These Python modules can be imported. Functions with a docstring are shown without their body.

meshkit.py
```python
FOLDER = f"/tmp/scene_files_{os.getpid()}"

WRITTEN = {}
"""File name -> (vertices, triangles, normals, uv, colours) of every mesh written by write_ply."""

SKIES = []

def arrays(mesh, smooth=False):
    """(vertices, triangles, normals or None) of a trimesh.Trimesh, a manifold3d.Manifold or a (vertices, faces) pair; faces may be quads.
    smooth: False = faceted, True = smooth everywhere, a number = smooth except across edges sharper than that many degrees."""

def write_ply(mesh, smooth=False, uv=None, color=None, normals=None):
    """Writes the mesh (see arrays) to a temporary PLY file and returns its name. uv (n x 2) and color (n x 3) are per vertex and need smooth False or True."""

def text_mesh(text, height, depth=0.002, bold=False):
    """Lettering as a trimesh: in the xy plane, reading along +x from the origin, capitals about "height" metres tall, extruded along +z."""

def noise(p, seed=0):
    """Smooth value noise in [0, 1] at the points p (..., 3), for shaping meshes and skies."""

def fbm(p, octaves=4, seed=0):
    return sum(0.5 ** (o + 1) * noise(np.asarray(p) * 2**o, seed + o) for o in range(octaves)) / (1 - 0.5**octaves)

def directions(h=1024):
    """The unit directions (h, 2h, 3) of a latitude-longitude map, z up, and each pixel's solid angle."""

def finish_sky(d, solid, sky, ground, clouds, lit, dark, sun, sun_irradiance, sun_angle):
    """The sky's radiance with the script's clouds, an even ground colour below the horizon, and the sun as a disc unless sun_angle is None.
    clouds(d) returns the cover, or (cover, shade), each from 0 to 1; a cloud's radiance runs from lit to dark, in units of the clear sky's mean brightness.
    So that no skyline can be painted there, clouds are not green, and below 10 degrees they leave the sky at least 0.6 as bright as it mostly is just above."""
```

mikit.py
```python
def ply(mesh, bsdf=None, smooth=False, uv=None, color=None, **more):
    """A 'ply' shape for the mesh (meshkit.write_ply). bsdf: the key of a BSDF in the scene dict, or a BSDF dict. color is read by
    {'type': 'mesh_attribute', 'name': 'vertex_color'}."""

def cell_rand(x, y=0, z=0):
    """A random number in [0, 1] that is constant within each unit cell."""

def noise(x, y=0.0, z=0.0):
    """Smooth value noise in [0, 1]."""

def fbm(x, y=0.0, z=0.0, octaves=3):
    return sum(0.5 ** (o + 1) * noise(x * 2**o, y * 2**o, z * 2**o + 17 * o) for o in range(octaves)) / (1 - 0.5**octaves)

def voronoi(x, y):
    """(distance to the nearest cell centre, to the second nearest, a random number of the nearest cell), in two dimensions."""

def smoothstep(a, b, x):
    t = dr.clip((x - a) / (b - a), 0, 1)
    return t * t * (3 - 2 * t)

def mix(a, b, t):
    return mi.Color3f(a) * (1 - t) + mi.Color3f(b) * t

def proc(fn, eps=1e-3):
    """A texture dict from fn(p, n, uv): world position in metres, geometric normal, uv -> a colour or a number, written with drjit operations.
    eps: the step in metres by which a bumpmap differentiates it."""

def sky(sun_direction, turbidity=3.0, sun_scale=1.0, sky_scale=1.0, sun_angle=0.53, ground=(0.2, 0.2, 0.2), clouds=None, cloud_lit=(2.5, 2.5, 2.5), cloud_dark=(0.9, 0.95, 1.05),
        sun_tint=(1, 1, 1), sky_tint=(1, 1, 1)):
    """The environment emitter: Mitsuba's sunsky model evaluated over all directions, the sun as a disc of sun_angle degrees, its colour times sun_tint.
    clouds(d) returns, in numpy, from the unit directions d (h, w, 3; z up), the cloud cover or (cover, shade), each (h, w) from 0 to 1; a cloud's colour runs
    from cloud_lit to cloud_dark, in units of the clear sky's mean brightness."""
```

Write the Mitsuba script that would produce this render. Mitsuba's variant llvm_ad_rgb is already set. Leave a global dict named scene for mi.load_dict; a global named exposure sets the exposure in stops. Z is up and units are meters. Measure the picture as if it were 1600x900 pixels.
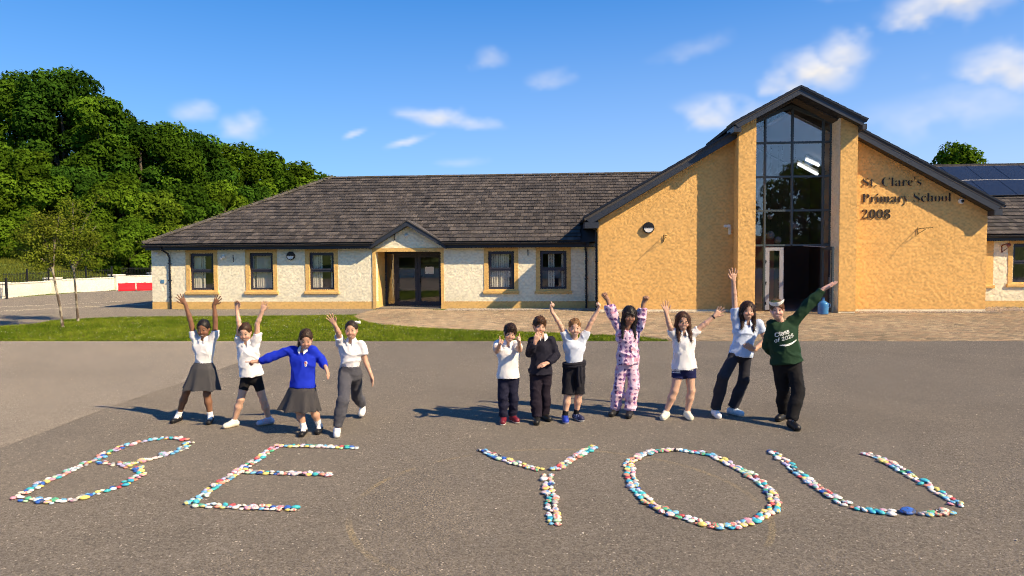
import math, random
import numpy as np, trimesh, shapely
from shapely.geometry import Polygon, LineString, Point
from shapely import affinity
import mitsuba as mi, drjit as dr
import meshkit, mikit
from mikit import proc, fbm, noise, cell_rand, voronoi, smoothstep, mix

T = mi.ScalarTransform4f
rng = np.random.default_rng(20250611)
scene, labels = {}, {}

# ------------------------------------------------------------------ camera, sky, exposure
exposure = 2.32
PITCH, ROLL = math.atan(53 / 1120.0), 0.007
scene['camera'] = {'type': 'perspective', 'fov': math.degrees(2 * math.atan(800 / 1120.0)), 'fov_axis': 'x', 'near_clip': 0.1, 'far_clip': 2000.0,
                   'to_world': T().look_at(origin=[0, 0, 2.2], target=[0, math.cos(PITCH), 2.2 - math.sin(PITCH)],
                                           up=[math.sin(ROLL), 0, math.cos(ROLL)])}
SUN = np.array([1.65, -1.03, 1.58])


def clouds(d):
    """soft fair-weather clouds: patches of cover at given bearings, broken up by noise"""
    az, el = np.degrees(np.arctan2(d[..., 0], d[..., 1])), np.degrees(np.arcsin(np.clip(d[..., 2], -1, 1)))
    n1 = meshkit.fbm(d * 9.0 + 3.1, 5, 4)
    n2 = meshkit.fbm(d * 34.0, 4, 9)
    n3 = meshkit.fbm(d * [60, 60, 95], 5, 21)
    cover = np.zeros(az.shape)
    shade = np.zeros(az.shape)
    # bearing, elevation, half width, half height, tilt, cover
    for a0, e0, w, h, t, c in [(-5.9, 10.6, 2.9, .80, -6, .8), (-3.2, 10.2, 2.9, .5, -4, .5), (-1.7, 14.7, 1.3, .9, 0, .36), (3.2, 13.3, 1.9, .8, 4, .34),
                               (22.6, 12.4, 2.9, 2.0, 0, 1.0), (24.4, 13.4, 1.7, 1.9, 0, .8), (15.8, 10.4, 2.9, 1.3, -4, .72), (19.0, 10.0, 3.6, 1.0, 0, .35), (30.8, 15.9, 3.4, 2.0, 4, 1.0), (33.6, 17.6, 3.2, 2.0, 0, .85), (34.8, 11.4, 3.6, 1.8, 0, .85), (31.5, 9.2, 6.0, 1.4, 0, .3), (26.0, 18.5, 3.0, 1.0, 8, .3),
                               (-23.6, 10.2, 1.5, .85, 0, .42), (-20.4, 9.4, 1.6, 1.0, 0, .5), (-12.3, 9.2, 1.0, .32, 24, .6), (-8.3, 8.7, 1.9, .34, 18, .75), (-4.0, 7.2, 2.2, .4, 4, .2),
                               (14.0, 15.0, 3.0, .8, 12, .2), (25.5, 20.0, 4.5, .9, 10, .3), (60, 24, 12, 5, 8, .8), (80, 14, 14, 4, -5, .7), (120, 30, 16, 6, 10, .6), (-70, 28, 10, 4, 5, .5),
                               (-110, 20, 14, 4, 0, .6), (170, 22, 16, 5, 8, .7), (-150, 35, 12, 5, 0, .5)]:
        dx, dy = (az - a0 + 180) % 360 - 180, el - e0
        ct, st = math.cos(math.radians(t)), math.sin(math.radians(t))
        u, v = (dx * ct + dy * st) / w, (-dx * st + dy * ct) / h
        u, v = u + (n2 - .5) * 1.5 + (n1 - .5) * .9, v + (n1 - .5) * 1.7 + (n2 - .5) * 1.3
        r = np.sqrt(u * u + np.where(v < 0, v * 1.35, v) ** 2)
        f = np.clip((1.4 - r) / 1.35, 0, 1)
        f = f * f * (3 - 2 * f) * c
        cover = np.maximum(cover, f)
        shade = np.maximum(shade, f * np.clip(.35 - v * .5, 0, .6))
    # thin veil of high haze that thickens towards the horizon and the sun's side
    veil = np.clip((22 - el) / 22, 0, 1) ** 1.4 * (.28 + .24 * np.clip((az + 20) / 60, 0, 1))
    c = cover * np.clip(.35 + .95 * n3, 0, 1)
    return c + (1 - c) * veil, shade * (c / np.maximum(c + (1 - c) * veil, 1e-6))


scene['sky'] = mikit.sky(SUN.tolist(), turbidity=2.6, sky_scale=0.80, sky_tint=(0.31, 0.86, 1.36), sun_tint=(1.05, 1.0, 0.89), clouds=clouds, cloud_lit=(3.3, 3.15, 3.0), cloud_dark=(1.9, 1.9, 1.95))

# ------------------------------------------------------------------ helpers
_used = set()


def sbox(x0, x1, y0, y1):
    return shapely.box(x0, y0, x1, y1)


def numbered(key):
    if key not in _used:
        _used.add(key)
        return key
    n = 1
    while f'{key}_{n:03d}' in _used:
        n += 1
    _used.add(f'{key}_{n:03d}')
    return f'{key}_{n:03d}'


def add(name, mesh, bsdf, parent=None, smooth=False, color=None, **more):
    key = numbered(f'{parent}__{name}' if parent else name)
    scene[key] = mikit.ply(mesh, bsdf, smooth, color=color, **more)
    return key


def lab(key, label=None, category=None, group=None, kind=None):
    labels[key] = {k: v for k, v in dict(label=label, category=category, group=group, kind=kind).items() if v}
    return key


def thing(name, label, category, group=None):
    return lab(numbered(name), label, category, group)


def V3(*a):
    return np.array(a, float)


def unit(v):
    v = np.asarray(v, float)
    return v / max(np.linalg.norm(v), 1e-12)


class MB:
    """collects pieces into one mesh"""

    def __init__(self):
        self.v, self.f, self.c, self.n = [], [], [], 0

    def raw(self, v, f, c=None):
        v, f = np.asarray(v, float), np.asarray(f, int)
        if f.shape[1] == 4:
            f = np.vstack([f[:, [0, 1, 2]], f[:, [0, 2, 3]]])
        self.v.append(v)
        self.f.append(f + self.n)
        self.n += len(v)
        self.c.append(np.broadcast_to(np.asarray((1, 1, 1) if c is None else c, float), (len(v), 3)))
        return self

    def mesh(self, m, c=None):
        v, f, _ = meshkit.arrays(m)
        return self.raw(v, f, c)

    def box(self, x0, x1, y0, y1, z0, z1, c=None):
        v = np.array([[x, y, z] for x in (x0, x1) for y in (y0, y1) for z in (z0, z1)], float)
        f = [[0, 1, 3, 2], [4, 6, 7, 5], [0, 4, 5, 1], [2, 3, 7, 6], [0, 2, 6, 4], [1, 5, 7, 3]]
        return self.raw(v, f, c)

    def cbox(self, x0, x1, y0, y1, z0, z1, b=.006, c=None):
        """box with chamfered edges (convex hull of three shrunk boxes)"""
        p = []
        for sx, sy, sz in ((b, b, 0), (b, 0, b), (0, b, b)):
            p += [[x, y, z] for x in (x0 + sx, x1 - sx) for y in (y0 + sy, y1 - sy) for z in (z0 + sz, z1 - sz)]
        h = trimesh.convex.convex_hull(np.array(p))
        return self.raw(h.vertices, h.faces, c)

    def extrude(self, poly, a, b, axis='v', c=None):
        """shapely polygon in (u, z) pushed from v=a to v=b ('v'), or in (x, y) from z=a to z=b ('z')"""
        for g in getattr(poly, 'geoms', [poly]):
            if g.is_empty or g.area < 1e-7:
                continue
            m = trimesh.creation.extrude_polygon(g, b - a, engine='earcut')
            v, f = np.array(m.vertices), np.array(m.faces)
            if axis == 'v':
                v = np.stack([v[:, 0], a + v[:, 2], v[:, 1]], 1)
                f = f[:, ::-1]
            else:
                v = v + [0, 0, a]
            self.raw(v, f, c)
        return self

    def tube(self, pts, r, n=8, c=None, cap=True):
        pts = np.asarray(pts, float)
        r = np.broadcast_to(np.asarray(r, float), (len(pts),))
        d = np.gradient(pts, axis=0)
        d /= np.linalg.norm(d, axis=1, keepdims=True) + 1e-12
        ref = V3(0, 0, 1) if abs(d[:, 2]).max() < .9 else V3(0.31, .95, 0.02)
        x = np.cross(d, ref)
        x /= np.linalg.norm(x, axis=1, keepdims=True) + 1e-12
        y = np.cross(d, x)
        a = np.arange(n) * 2 * np.pi / n
        ring = pts[:, None] + r[:, None, None] * (np.cos(a)[None, :, None] * x[:, None] + np.sin(a)[None, :, None] * y[:, None])
        v = ring.reshape(-1, 3)
        i, j = np.meshgrid(np.arange(len(pts) - 1), np.arange(n), indexing='ij')
        f = np.stack([i * n + j, i * n + (j + 1) % n, (i + 1) * n + (j + 1) % n, (i + 1) * n + j], -1).reshape(-1, 4)
        f = np.vstack([f[:, [0, 1, 2]], f[:, [0, 2, 3]]])
        if cap:
            k = len(v)
            v = np.vstack([v, pts[0], pts[-1]])
            jj = np.arange(n)
            f = np.vstack([f, np.stack([jj * 0 + k, jj, (jj + 1) % n], 1)[:, ::-1] * 1, np.stack([jj * 0 + k + 1, (len(pts) - 1) * n + (jj + 1) % n, (len(pts) - 1) * n + jj], 1)[:, ::-1]])
        return self.raw(v, f, c)

    def lathe(self, prof, centre=(0, 0, 0), axis=(0, 0, 1), n=20, c=None, ex=1.0):
        """prof: (radius, height) rows"""
        axis = unit(axis)
        x = unit(np.cross(axis, V3(0, 1, 0) if abs(axis[1]) < .9 else V3(1, 0, 0)))
        y = np.cross(axis, x)
        a = np.arange(n) * 2 * np.pi / n
        prof = np.asarray(prof, float)
        v = np.asarray(centre) + prof[:, 0, None, None] * (np.cos(a)[None, :, None] * x + np.sin(a)[None, :, None] * y * ex) + prof[:, 1, None, None] * axis
        m = len(prof)
        i, j = np.meshgrid(np.arange(m - 1), np.arange(n), indexing='ij')
        f = np.stack([i * n + j, i * n + (j + 1) % n, (i + 1) * n + (j + 1) % n, (i + 1) * n + j], -1).reshape(-1, 4)
        return self.raw(v.reshape(-1, 3), f, c)

    def get(self):
        return np.vstack(self.v), np.vstack(self.f)

    def cols(self):
        return np.vstack(self.c)

    def build(self, name, bsdf, parent=None, smooth=False, tr=None, color=False, **more):
        v, f = self.get()
        if tr is not None:
            v = tr(v)
        return add(name, (v, f), bsdf, parent, smooth, color=self.cols() if color else None, **more)


# the school stands in its own axes: u along the front (to the right), v away from the yard, z up
O_B, PHI = V3(3.263, 27.05, 0), math.radians(4.5)
EU, EV = V3(math.cos(PHI), -math.sin(PHI), 0), V3(math.sin(PHI), math.cos(PHI), 0)


def BW(p):
    p = np.asarray(p, float)
    return O_B + p[..., :1] * EU + p[..., 1:2] * EV + p[..., 2:3] * V3(0, 0, 1)


def grid_sheet(x0, x1, y0, y1, nx, ny, zf):
    x, y = np.meshgrid(np.linspace(x0, x1, nx), np.linspace(y0, y1, ny))
    v = np.stack([x, y, zf(x, y)], -1).reshape(-1, 3)
    i, j = np.meshgrid(np.arange(ny - 1), np.arange(nx - 1), indexing='ij')
    a = i * nx + j
    return v, np.stack([a, a + 1, a + nx + 1, a + nx], -1).reshape(-1, 4)


# ------------------------------------------------------------------ materials
def rgb(*c):
    return {'type': 'rgb', 'value': list(map(float, c))}


def pr(base, rough=.6, two=True, spec=.4, **k):
    d = {'type': 'principled', 'base_color': rgb(*base) if isinstance(base, (tuple, list)) else base, 'roughness': rough, 'specular': spec, **k}
    return {'type': 'twosided', 'bsdf': d} if two else d


def bumped(fn, base, rough=.85, scale=1.0, eps=.004, spec=.2):
    return {'type': 'twosided', 'bsdf': {'type': 'bumpmap', 'arbitrary': proc(fn, eps), 'scale': scale, 'bsdf': {'type': 'principled', 'base_color': base, 'roughness': rough, 'specular': spec}}}


VC = {'type': 'mesh_attribute', 'name': 'vertex_color'}


def m_asphalt(base, seed, ring=False):
    def fn(p, n, uv):
        x, y = p.x + seed, p.y
        big = fbm(x * .35, y * .35, 0., 4)
        mid = fbm(x * 2.3, y * 2.3, 5., 3)
        chip = cell_rand(dr.floor(x * 88 + noise(x * 40, y * 40)), dr.floor(y * 88 + noise(x * 40, y * 40, 4.)))
        chip2 = cell_rand(dr.floor(x * 43 + noise(x * 31, y * 31)), dr.floor(y * 43 + noise(x * 27, y * 27, 2.)), 7)
        v = (.88 + .20 * big) * (.93 + .14 * mid) * (.73 + .54 * chip) * (.84 + .32 * chip2)
        v = v * (1 + 1.0 * smoothstep(.988, .995, chip))
        c = mi.Color3f(base) * v
        c = mix(c, c * mi.Color3f(1.03, .99, .92), big)
        worn = smoothstep(.56, .70, fbm(x * .9 + 9, y * .9, 3., 4))
        c = mix(c, c * .86, worn * .5)
        if ring:   # what is left of a painted play circle
            r = dr.sqrt(dr.square(p.x - .38) + dr.square(p.y - 6.2))
            on = smoothstep(.035, .02, dr.abs(r - 1.78)) * smoothstep(.30, .60, fbm(x * 3.1, y * 3.1, 8., 4)) * smoothstep(.15, .65, chip)
            r2 = dr.sqrt(dr.square(p.x - 8.2) + dr.square(p.y - 9.2))
            on = dr.maximum(on, smoothstep(.035, .02, dr.abs(r2 - 1.8)) * smoothstep(.52, .72, fbm(x * 3.1, y * 3.1, 3., 4)) * .6)
            c = mix(c, mi.Color3f(.29, .225, .11), on * .45)
        return c
    return fn


def asphalt_h(p, n, uv):
    return .006 * noise(p.x * 70, p.y * 70) + .004 * noise(p.x * 150, p.y * 150, 3.)


scene['asphalt'] = bumped(asphalt_h, proc(m_asphalt((.141, .128, .111), 0, True)), .9, 1., .003)
scene['asphalt_old'] = bumped(asphalt_h, proc(m_asphalt((.190, .172, .148), 31)), .9, 1., .003)
scene['asphalt_path'] = bumped(asphalt_h, proc(m_asphalt((.165, .150, .130), 57)), .9, 1., .003)


def roughcast_h(p, n, uv):
    q = p * 1.0
    a = fbm(q.x * 9 + q.z * 4, q.y * 9, q.z * 11 - q.x * 4, 2)
    b = noise(q.x * 48, q.y * 48, q.z * 44)
    return .036 * smoothstep(.36, .66, a) + .008 * b


def wallcol(base, dirt):
    def fn(p, n, uv):
        a = fbm(p.x * 1.1, p.y * 1.1, p.z * .8, 4)
        s = fbm(p.x * 3.5, p.y * 3.5, p.z * .35, 3)
        h = noise(p.x * 16, p.y * 16, p.z * 16)
        c = mi.Color3f(base) * (.90 + .2 * a) * (.90 + .16 * smoothstep(.2, .7, h))
        low = smoothstep(.9, .15, p.z) * smoothstep(.4, .7, a)
        return mix(c, mi.Color3f(dirt), .10 * smoothstep(.5, .8, s) + .25 * low)
    return fn


scene['cream_roughcast'] = pr(proc(wallcol((.80, .752, .575), (.44, .39, .28))), .92, spec=.15)
scene['yellow_roughcast'] = pr(proc(wallcol((.72, .435, .155), (.46, .28, .10))), .92, spec=.15)
scene['smooth_yellow'] = pr(proc(wallcol((.68, .44, .155), (.45, .30, .14))), .75)
scene['smooth_cream'] = pr(proc(wallcol((.74, .68, .50), (.5, .42, .28))), .75)
scene['white_wall'] = pr(proc(wallcol((.76, .73, .62), (.42, .38, .28))), .85)
scene['fascia'] = pr((.013, .016, .026), .38)
scene['bargeboard'] = pr((.032, .039, .055), .45)
scene['frame_grey'] = pr((.035, .037, .055), .4)
scene['frame_light'] = pr((.30, .31, .35), .4)
scene['mullion'] = pr((.052, .072, .088), .42)
scene['black_paint'] = pr((.012, .012, .014), .45)
scene['lamp_white'] = pr((.75, .74, .70), .4)
scene['pane'] = {'type': 'thindielectric', 'int_ior': 1.9}
scene['pane_clear'] = {'type': 'thindielectric', 'int_ior': 1.5}
scene['interior_dark'] = pr((.13, .095, .09), .8)
scene['interior_maroon'] = pr((.36, .09, .085), .8)
scene['interior_pale'] = pr((.30, .27, .25), .8)
scene['blind'] = pr((.62, .60, .50), .9)
scene['letter_bronze'] = pr((.028, .017, .014), .5)
scene['steel'] = pr((.25, .25, .27), .35, metallic=.8)
scene['rust'] = pr((.16, .035, .02), .7)
scene['paper'] = pr((.80, .80, .76), .8)


def tilecol(p, n, uv):
    return mi.Color3f(1)


scene['roof_tile'] = pr(VC, .82, spec=.25)
scene['ridge_tile'] = pr((.058, .055, .055), .85)


def solarcol(p, n, uv):
    return mi.Color3f(.012, .018, .042)


scene['solar_glass'] = pr((.014, .018, .034), .32, spec=.35)
scene['solar_frame'] = pr((.02, .022, .03), .4)
scene['solar_rail'] = pr((.4, .42, .45), .35, metallic=.7)
scene['paver'] = pr(VC, .9, spec=.15)
scene['gravel'] = pr(VC, .9, spec=.15)
scene['grass_leaf'] = {'type': 'principledthin', 'base_color': VC, 'roughness': .6, 'diff_trans': .7, 'spec_trans': 0., 'eta': 1.35}
scene['leaf'] = {'type': 'principledthin', 'base_color': VC, 'roughness': .55, 'diff_trans': .55, 'spec_trans': 0., 'eta': 1.4}


def barkcol(p, n, uv):
    a = fbm(p.x * 6, p.y * 6, p.z * 2, 3)
    return mix((.05, .04, .03), (.14, .115, .085), a)


scene['bark'] = pr(proc(barkcol), .9)


def birchcol(p, n, uv):
    a = fbm(p.x * 9, p.y * 9, p.z * 5, 3)
    return mix((.36, .32, .24), (.09, .065, .045), smoothstep(.42, .60, a))


scene['pale_bark'] = pr(proc(birchcol), .85)


def soilcol(p, n, uv):
    a = fbm(p.x * .6, p.y * .6, 0., 4)
    b = fbm(p.x * 5, p.y * 5, 1., 3)
    return mix((.040, .058, .014), (.085, .115, .022), a) * (.6 + .8 * b)


scene['grass_soil'] = pr(proc(soilcol), .95, spec=.1)


def bedcol(p, n, uv):
    b = fbm(p.x * 14, p.y * 14, 1., 3)
    return mi.Color3f(.22, .17, .115) * (.6 + .8 * b)


scene['bed'] = pr(proc(bedcol), .95, spec=.1)
# ------------------------------------------------------------------ the ground
def terrain_z(x, y):
    """flat school grounds; a grass bank rises beyond the boundary wall on the left, low rises elsewhere"""
    x, y = np.asarray(x, float), np.asarray(y, float)
    d = np.clip(np.interp(y, [0, 38.9, 43.3, 47.75, 50.4, 55, 60, 90], [-28, -28, -27.9, -26.5, -25.3, -22.8, -20.2, -6]) - x, 0, 200)
    bank = 1.75 * np.clip(d / 6.5, 0, 1) ** .8 + .07 * np.clip(d - 6, 0, 60)
    back = .05 * np.clip(-9.0 - y, 0, 40) + .6 * np.clip((-6.6 - y) / 4, 0, 1)
    far = .03 * np.clip(np.hypot(x, y) - 90, 0, 600)
    return -.012 + bank * np.clip((y + 5) / 20, 0, 1) + back + far


xs = np.unique(np.concatenate([np.linspace(-700, -90, 18), np.linspace(-90, -20, 71), np.linspace(-20, 60, 21), np.linspace(60, 700, 18)]))
ys = np.unique(np.concatenate([np.linspace(-400, -50, 10), np.linspace(-50, -2, 33), np.linspace(-2, 110, 80), np.linspace(110, 900, 22)]))
gx, gy = np.meshgrid(xs, ys)
gv = np.stack([gx, gy, terrain_z(gx, gy)], -1).reshape(-1, 3)
gi, gj = np.meshgrid(np.arange(len(ys) - 1), np.arange(len(xs) - 1), indexing='ij')
ga = gi * len(xs) + gj
lab(add('ground', (gv, np.stack([ga, ga + 1, ga + len(xs) + 1, ga + len(xs)], -1).reshape(-1, 4)), 'grass_soil', smooth=True), 'grassy ground and bank around the school', kind='structure')


def sheet(name, poly, z, bsdf, label):
    v, f = trimesh.creation.triangulate_polygon(poly, engine='earcut')
    v = np.column_stack([v, np.full(len(v), z)])
    n = np.cross(v[f[:, 1]] - v[f[:, 0]], v[f[:, 2]] - v[f[:, 0]])[:, 2]
    f = np.where((n < 0)[:, None], f[:, ::-1], f)
    return lab(add(name, (v, f), bsdf), label, kind='structure')


LAWN_FRONT = [(-40, 20.35), (-13.52, 18.83), (1.6, 17.96), (3.9, 17.83)]
LAWN = Polygon(LAWN_FRONT + [(3.89, 18.0), (3.34, 18.62), (2.4, 19.15), (1.05, 19.74), (-.37, 20.33), (-1.89, 20.95), (-2.91, 21.57), (-4.03, 22.43), (-4.71, 23.32), (-5.28, 24.51), (-5.72, 25.7),
                             (-5.95, 26.1), (-6.4, 26.15), (-9.17, 25.95), (-12.98, 26.0), (-14.4, 25.9), (-15.3, 25.3), (-15.9, 24.6), (-15.7, 23.6), (-16.4, 22.6), (-18, 22.1), (-40, 22.9)])
YARD = Polygon([(-60, -6), (60, -6), (60, 15.2), (3.9, 17.83), (1.6, 17.96), (-13.52, 18.83), (-40, 20.35), (-60, 21.5)])
sheet('playground', YARD, 0.0, 'asphalt', 'dark speckled asphalt schoolyard')
APRON = Polygon([(-5.98, 6.0), (-5.9, 9.1), (-5.91, 10.3), (-5.76, 12.3), (-5.66, 14.5), (-5.34, 17.5), (-5.28, 18.35), (-13.52, 18.825), (-40, 20.34), (-58, 21.3), (-58, 2), (-20, 2), (-12, 2.2), (-6.4, 2.4)])
sheet('asphalt_apron', APRON, 0.004, 'asphalt_old', 'paler older asphalt on the left of the yard')
CARPARK = Polygon([(-27.4, 22.2), (-16.4, 22.2), (-15, 25.2), (-14, 26.2), (-6.5, 26.4), (-5.6, 27.0), (-5.6, 29.5), (-14, 29.8), (-14, 60), (-24.5, 60), (-25.2, 50.3), (-26.4, 47.6), (-27.75, 43.2), (-27.8, 38.8), (-27, 30)])
sheet('car_park', CARPARK, -0.004, 'asphalt_path', 'grey asphalt path and car park beside the school')
PAVED = Polygon([(-5.72, 25.75), (-5.28, 24.51), (-4.71, 23.32), (-4.03, 22.43), (-2.91, 21.57), (-1.89, 20.95), (-.37, 20.33), (1.05, 19.74), (2.4, 19.15), (3.34, 18.62), (3.89, 18.0), (3.9, 17.83),
                 (14, 17.28), (24, 16.8), (24, 27.5), (18.0, 27.5), (17.5, 26.9), (3.0, 27.9), (-2.8, 28.4), (-5.0, 30.6), (-5.7, 28)])
sheet('forecourt', PAVED.buffer(.02), -0.008, 'bed', 'sandy bed of the block paved forecourt')

# block pavers, laid in running bond parallel to the building
PV = MB()
prep = shapely.prepared.prep(PAVED)
pw, pd = .205, .135
base_cols = np.array([(.255, .195, .125), (.215, .168, .108), (.31, .24, .155), (.185, .148, .10), (.275, .19, .118)])
uu, vv = [], []
for r in range(-2, 84):
    for q in range(-60, 120):
        uu.append((q + .5 * (r % 2)) * pw)
        vv.append(-9.8 + r * pd)
uv_ = np.stack([uu, vv], 1)
cen = BW(np.column_stack([uv_, np.zeros(len(uv_))]))
keep = shapely.contains_xy(PAVED, cen[:, 0], cen[:, 1])
hu, hv = pw / 2 - .004, pd / 2 - .004
tone = meshkit.fbm(np.column_stack([cen[:, :2] * .5, cen[:, 2]]), 3, 5)
for (u, v), c, tn in zip(uv_[keep], cen[keep], tone[keep]):
    z = rng.normal(0, .0015)
    q = np.array([[u - hu, v - hv, -.004], [u + hu, v - hv, -.004], [u + hu, v + hv, -.004], [u - hu, v + hv, -.004],
                  [u - hu + .005, v - hv + .005, z + .002], [u + hu - .005, v - hv + .005, z + .002], [u + hu - .005, v + hv - .005, z + .002], [u - hu + .005, v + hv - .005, z + .002]])
    col = base_cols[rng.integers(5)] * (.72 + .5 * tn) * rng.uniform(.85, 1.15)
    PV.raw(q, [[4, 5, 6, 7], [0, 1, 5, 4], [1, 2, 6, 5], [2, 3, 7, 6], [3, 0, 4, 7]], col)
lab(PV.build('paver', 'paver', 'forecourt', tr=BW, color=True), kind='stuff')

# gravel strips against the walls
GR = MB()
ico = trimesh.creation.icosahedron()


def gravel_strip(u0, u1, v0, v1, n):
    for _ in range(n):
        s = rng.uniform(.016, .036)
        e = 1 - rng.random() ** 2
        q = ico.vertices * [s, s * rng.uniform(.7, 1.2), s * .55]
        a = rng.uniform(0, 6.28)
        q = q @ np.array([[math.cos(a), math.sin(a), 0], [-math.sin(a), math.cos(a), 0], [0, 0, 1]])
        GR.raw(q + [rng.uniform(u0, u1), v1 - (v1 - v0) * e * rng.uniform(.6, 1.05), .012], ico.faces, np.array([.40, .34, .27]) * rng.uniform(.55, 1.25))


gravel_strip(-6.0, -.1, .55, 1.58, 2200)
gravel_strip(-.1, 4.9, -.55, -.02, 900)
gravel_strip(9.3, 14.2, -.65, -.02, 1100)
gravel_strip(14.0, 18.5, .1, 2.15, 1800)
lab(GR.build('gravel_bed', 'gravel', tr=BW, color=True), 'pale gravel strips along the foot of the walls', 'gravel', kind='stuff')

# worn parking bay lines far left
for a, b in (((-23.6, 31.2), (-19.2, 35.3)), ((-21.4, 29.2), (-17.0, 33.3))):
    sheet('parking_line', LineString([a, b]).buffer(.05, cap_style=2), 0.0, 'smooth_cream', 'worn pale parking bay line on grey asphalt')


def blades(pts, zf, h, w, cols, lean=.5, kind=3):
    """tufts of grass: bent two-triangle blades"""
    n = len(pts)
    a = rng.uniform(0, 2 * np.pi, n)
    hh = h * rng.uniform(.55, 1.3, n)
    dx, dy = np.cos(a), np.sin(a)
    ln = rng.uniform(.1, lean, n) * hh
    b = rng.uniform(0, 2 * np.pi, n)
    z0 = zf(pts[:, 0], pts[:, 1])
    ww = w * rng.uniform(.7, 1.3, n)
    p0 = np.column_stack([pts[:, 0] - dx * ww, pts[:, 1] - dy * ww, z0])
    p1 = np.column_stack([pts[:, 0] + dx * ww, pts[:, 1] + dy * ww, z0])
    p2 = np.column_stack([pts[:, 0] + np.cos(b) * ln, pts[:, 1] + np.sin(b) * ln, z0 + hh])
    v = np.stack([p0, p1, p2], 1).reshape(-1, 3)
    f = np.arange(3 * n).reshape(-1, 3)
    c = np.repeat(cols, 3, axis=0)
    return v, f, c


def scatter(poly, n):
    x0, y0, x1, y1 = poly.bounds
    p = np.column_stack([rng.uniform(x0, x1, n), rng.uniform(y0, y1, n)])
    return p[shapely.contains_xy(poly, p[:, 0], p[:, 1])]


sheet('lawn_soil', LAWN.buffer(-.01), .002, 'grass_soil', 'soil under the strip of lawn')
view_lawn = LAWN.intersection(sbox(-20, 15, 6, 30))
gp = scatter(view_lawn, 260000)
gt = meshkit.fbm(np.column_stack([gp * .8, gp[:, :1] * 0]), 4, 2)[:, None] * .5 + meshkit.fbm(np.column_stack([gp * 4.5, gp[:, :1] * 0]), 2, 12)[:, None] * .5
gt = np.clip((gt - .32) / .36, 0, 1)
gcol = (np.array([.115, .185, .012]) * (1 - gt) + np.array([.26, .32, .03]) * gt) * rng.uniform(.6, 1.3, (len(gp), 1))
dry = rng.random(len(gp)) < .05
gcol[dry] = np.array([.26, .22, .10]) * rng.uniform(.7, 1.2, (dry.sum(), 1))
ed = shapely.distance(shapely.points(gp), LAWN.exterior)
gv, gf, gc = blades(gp, lambda x, y: x * 0 + .002, .055, .009, gcol, .9)
gl = MB().raw(gv, gf, gc)
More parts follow.
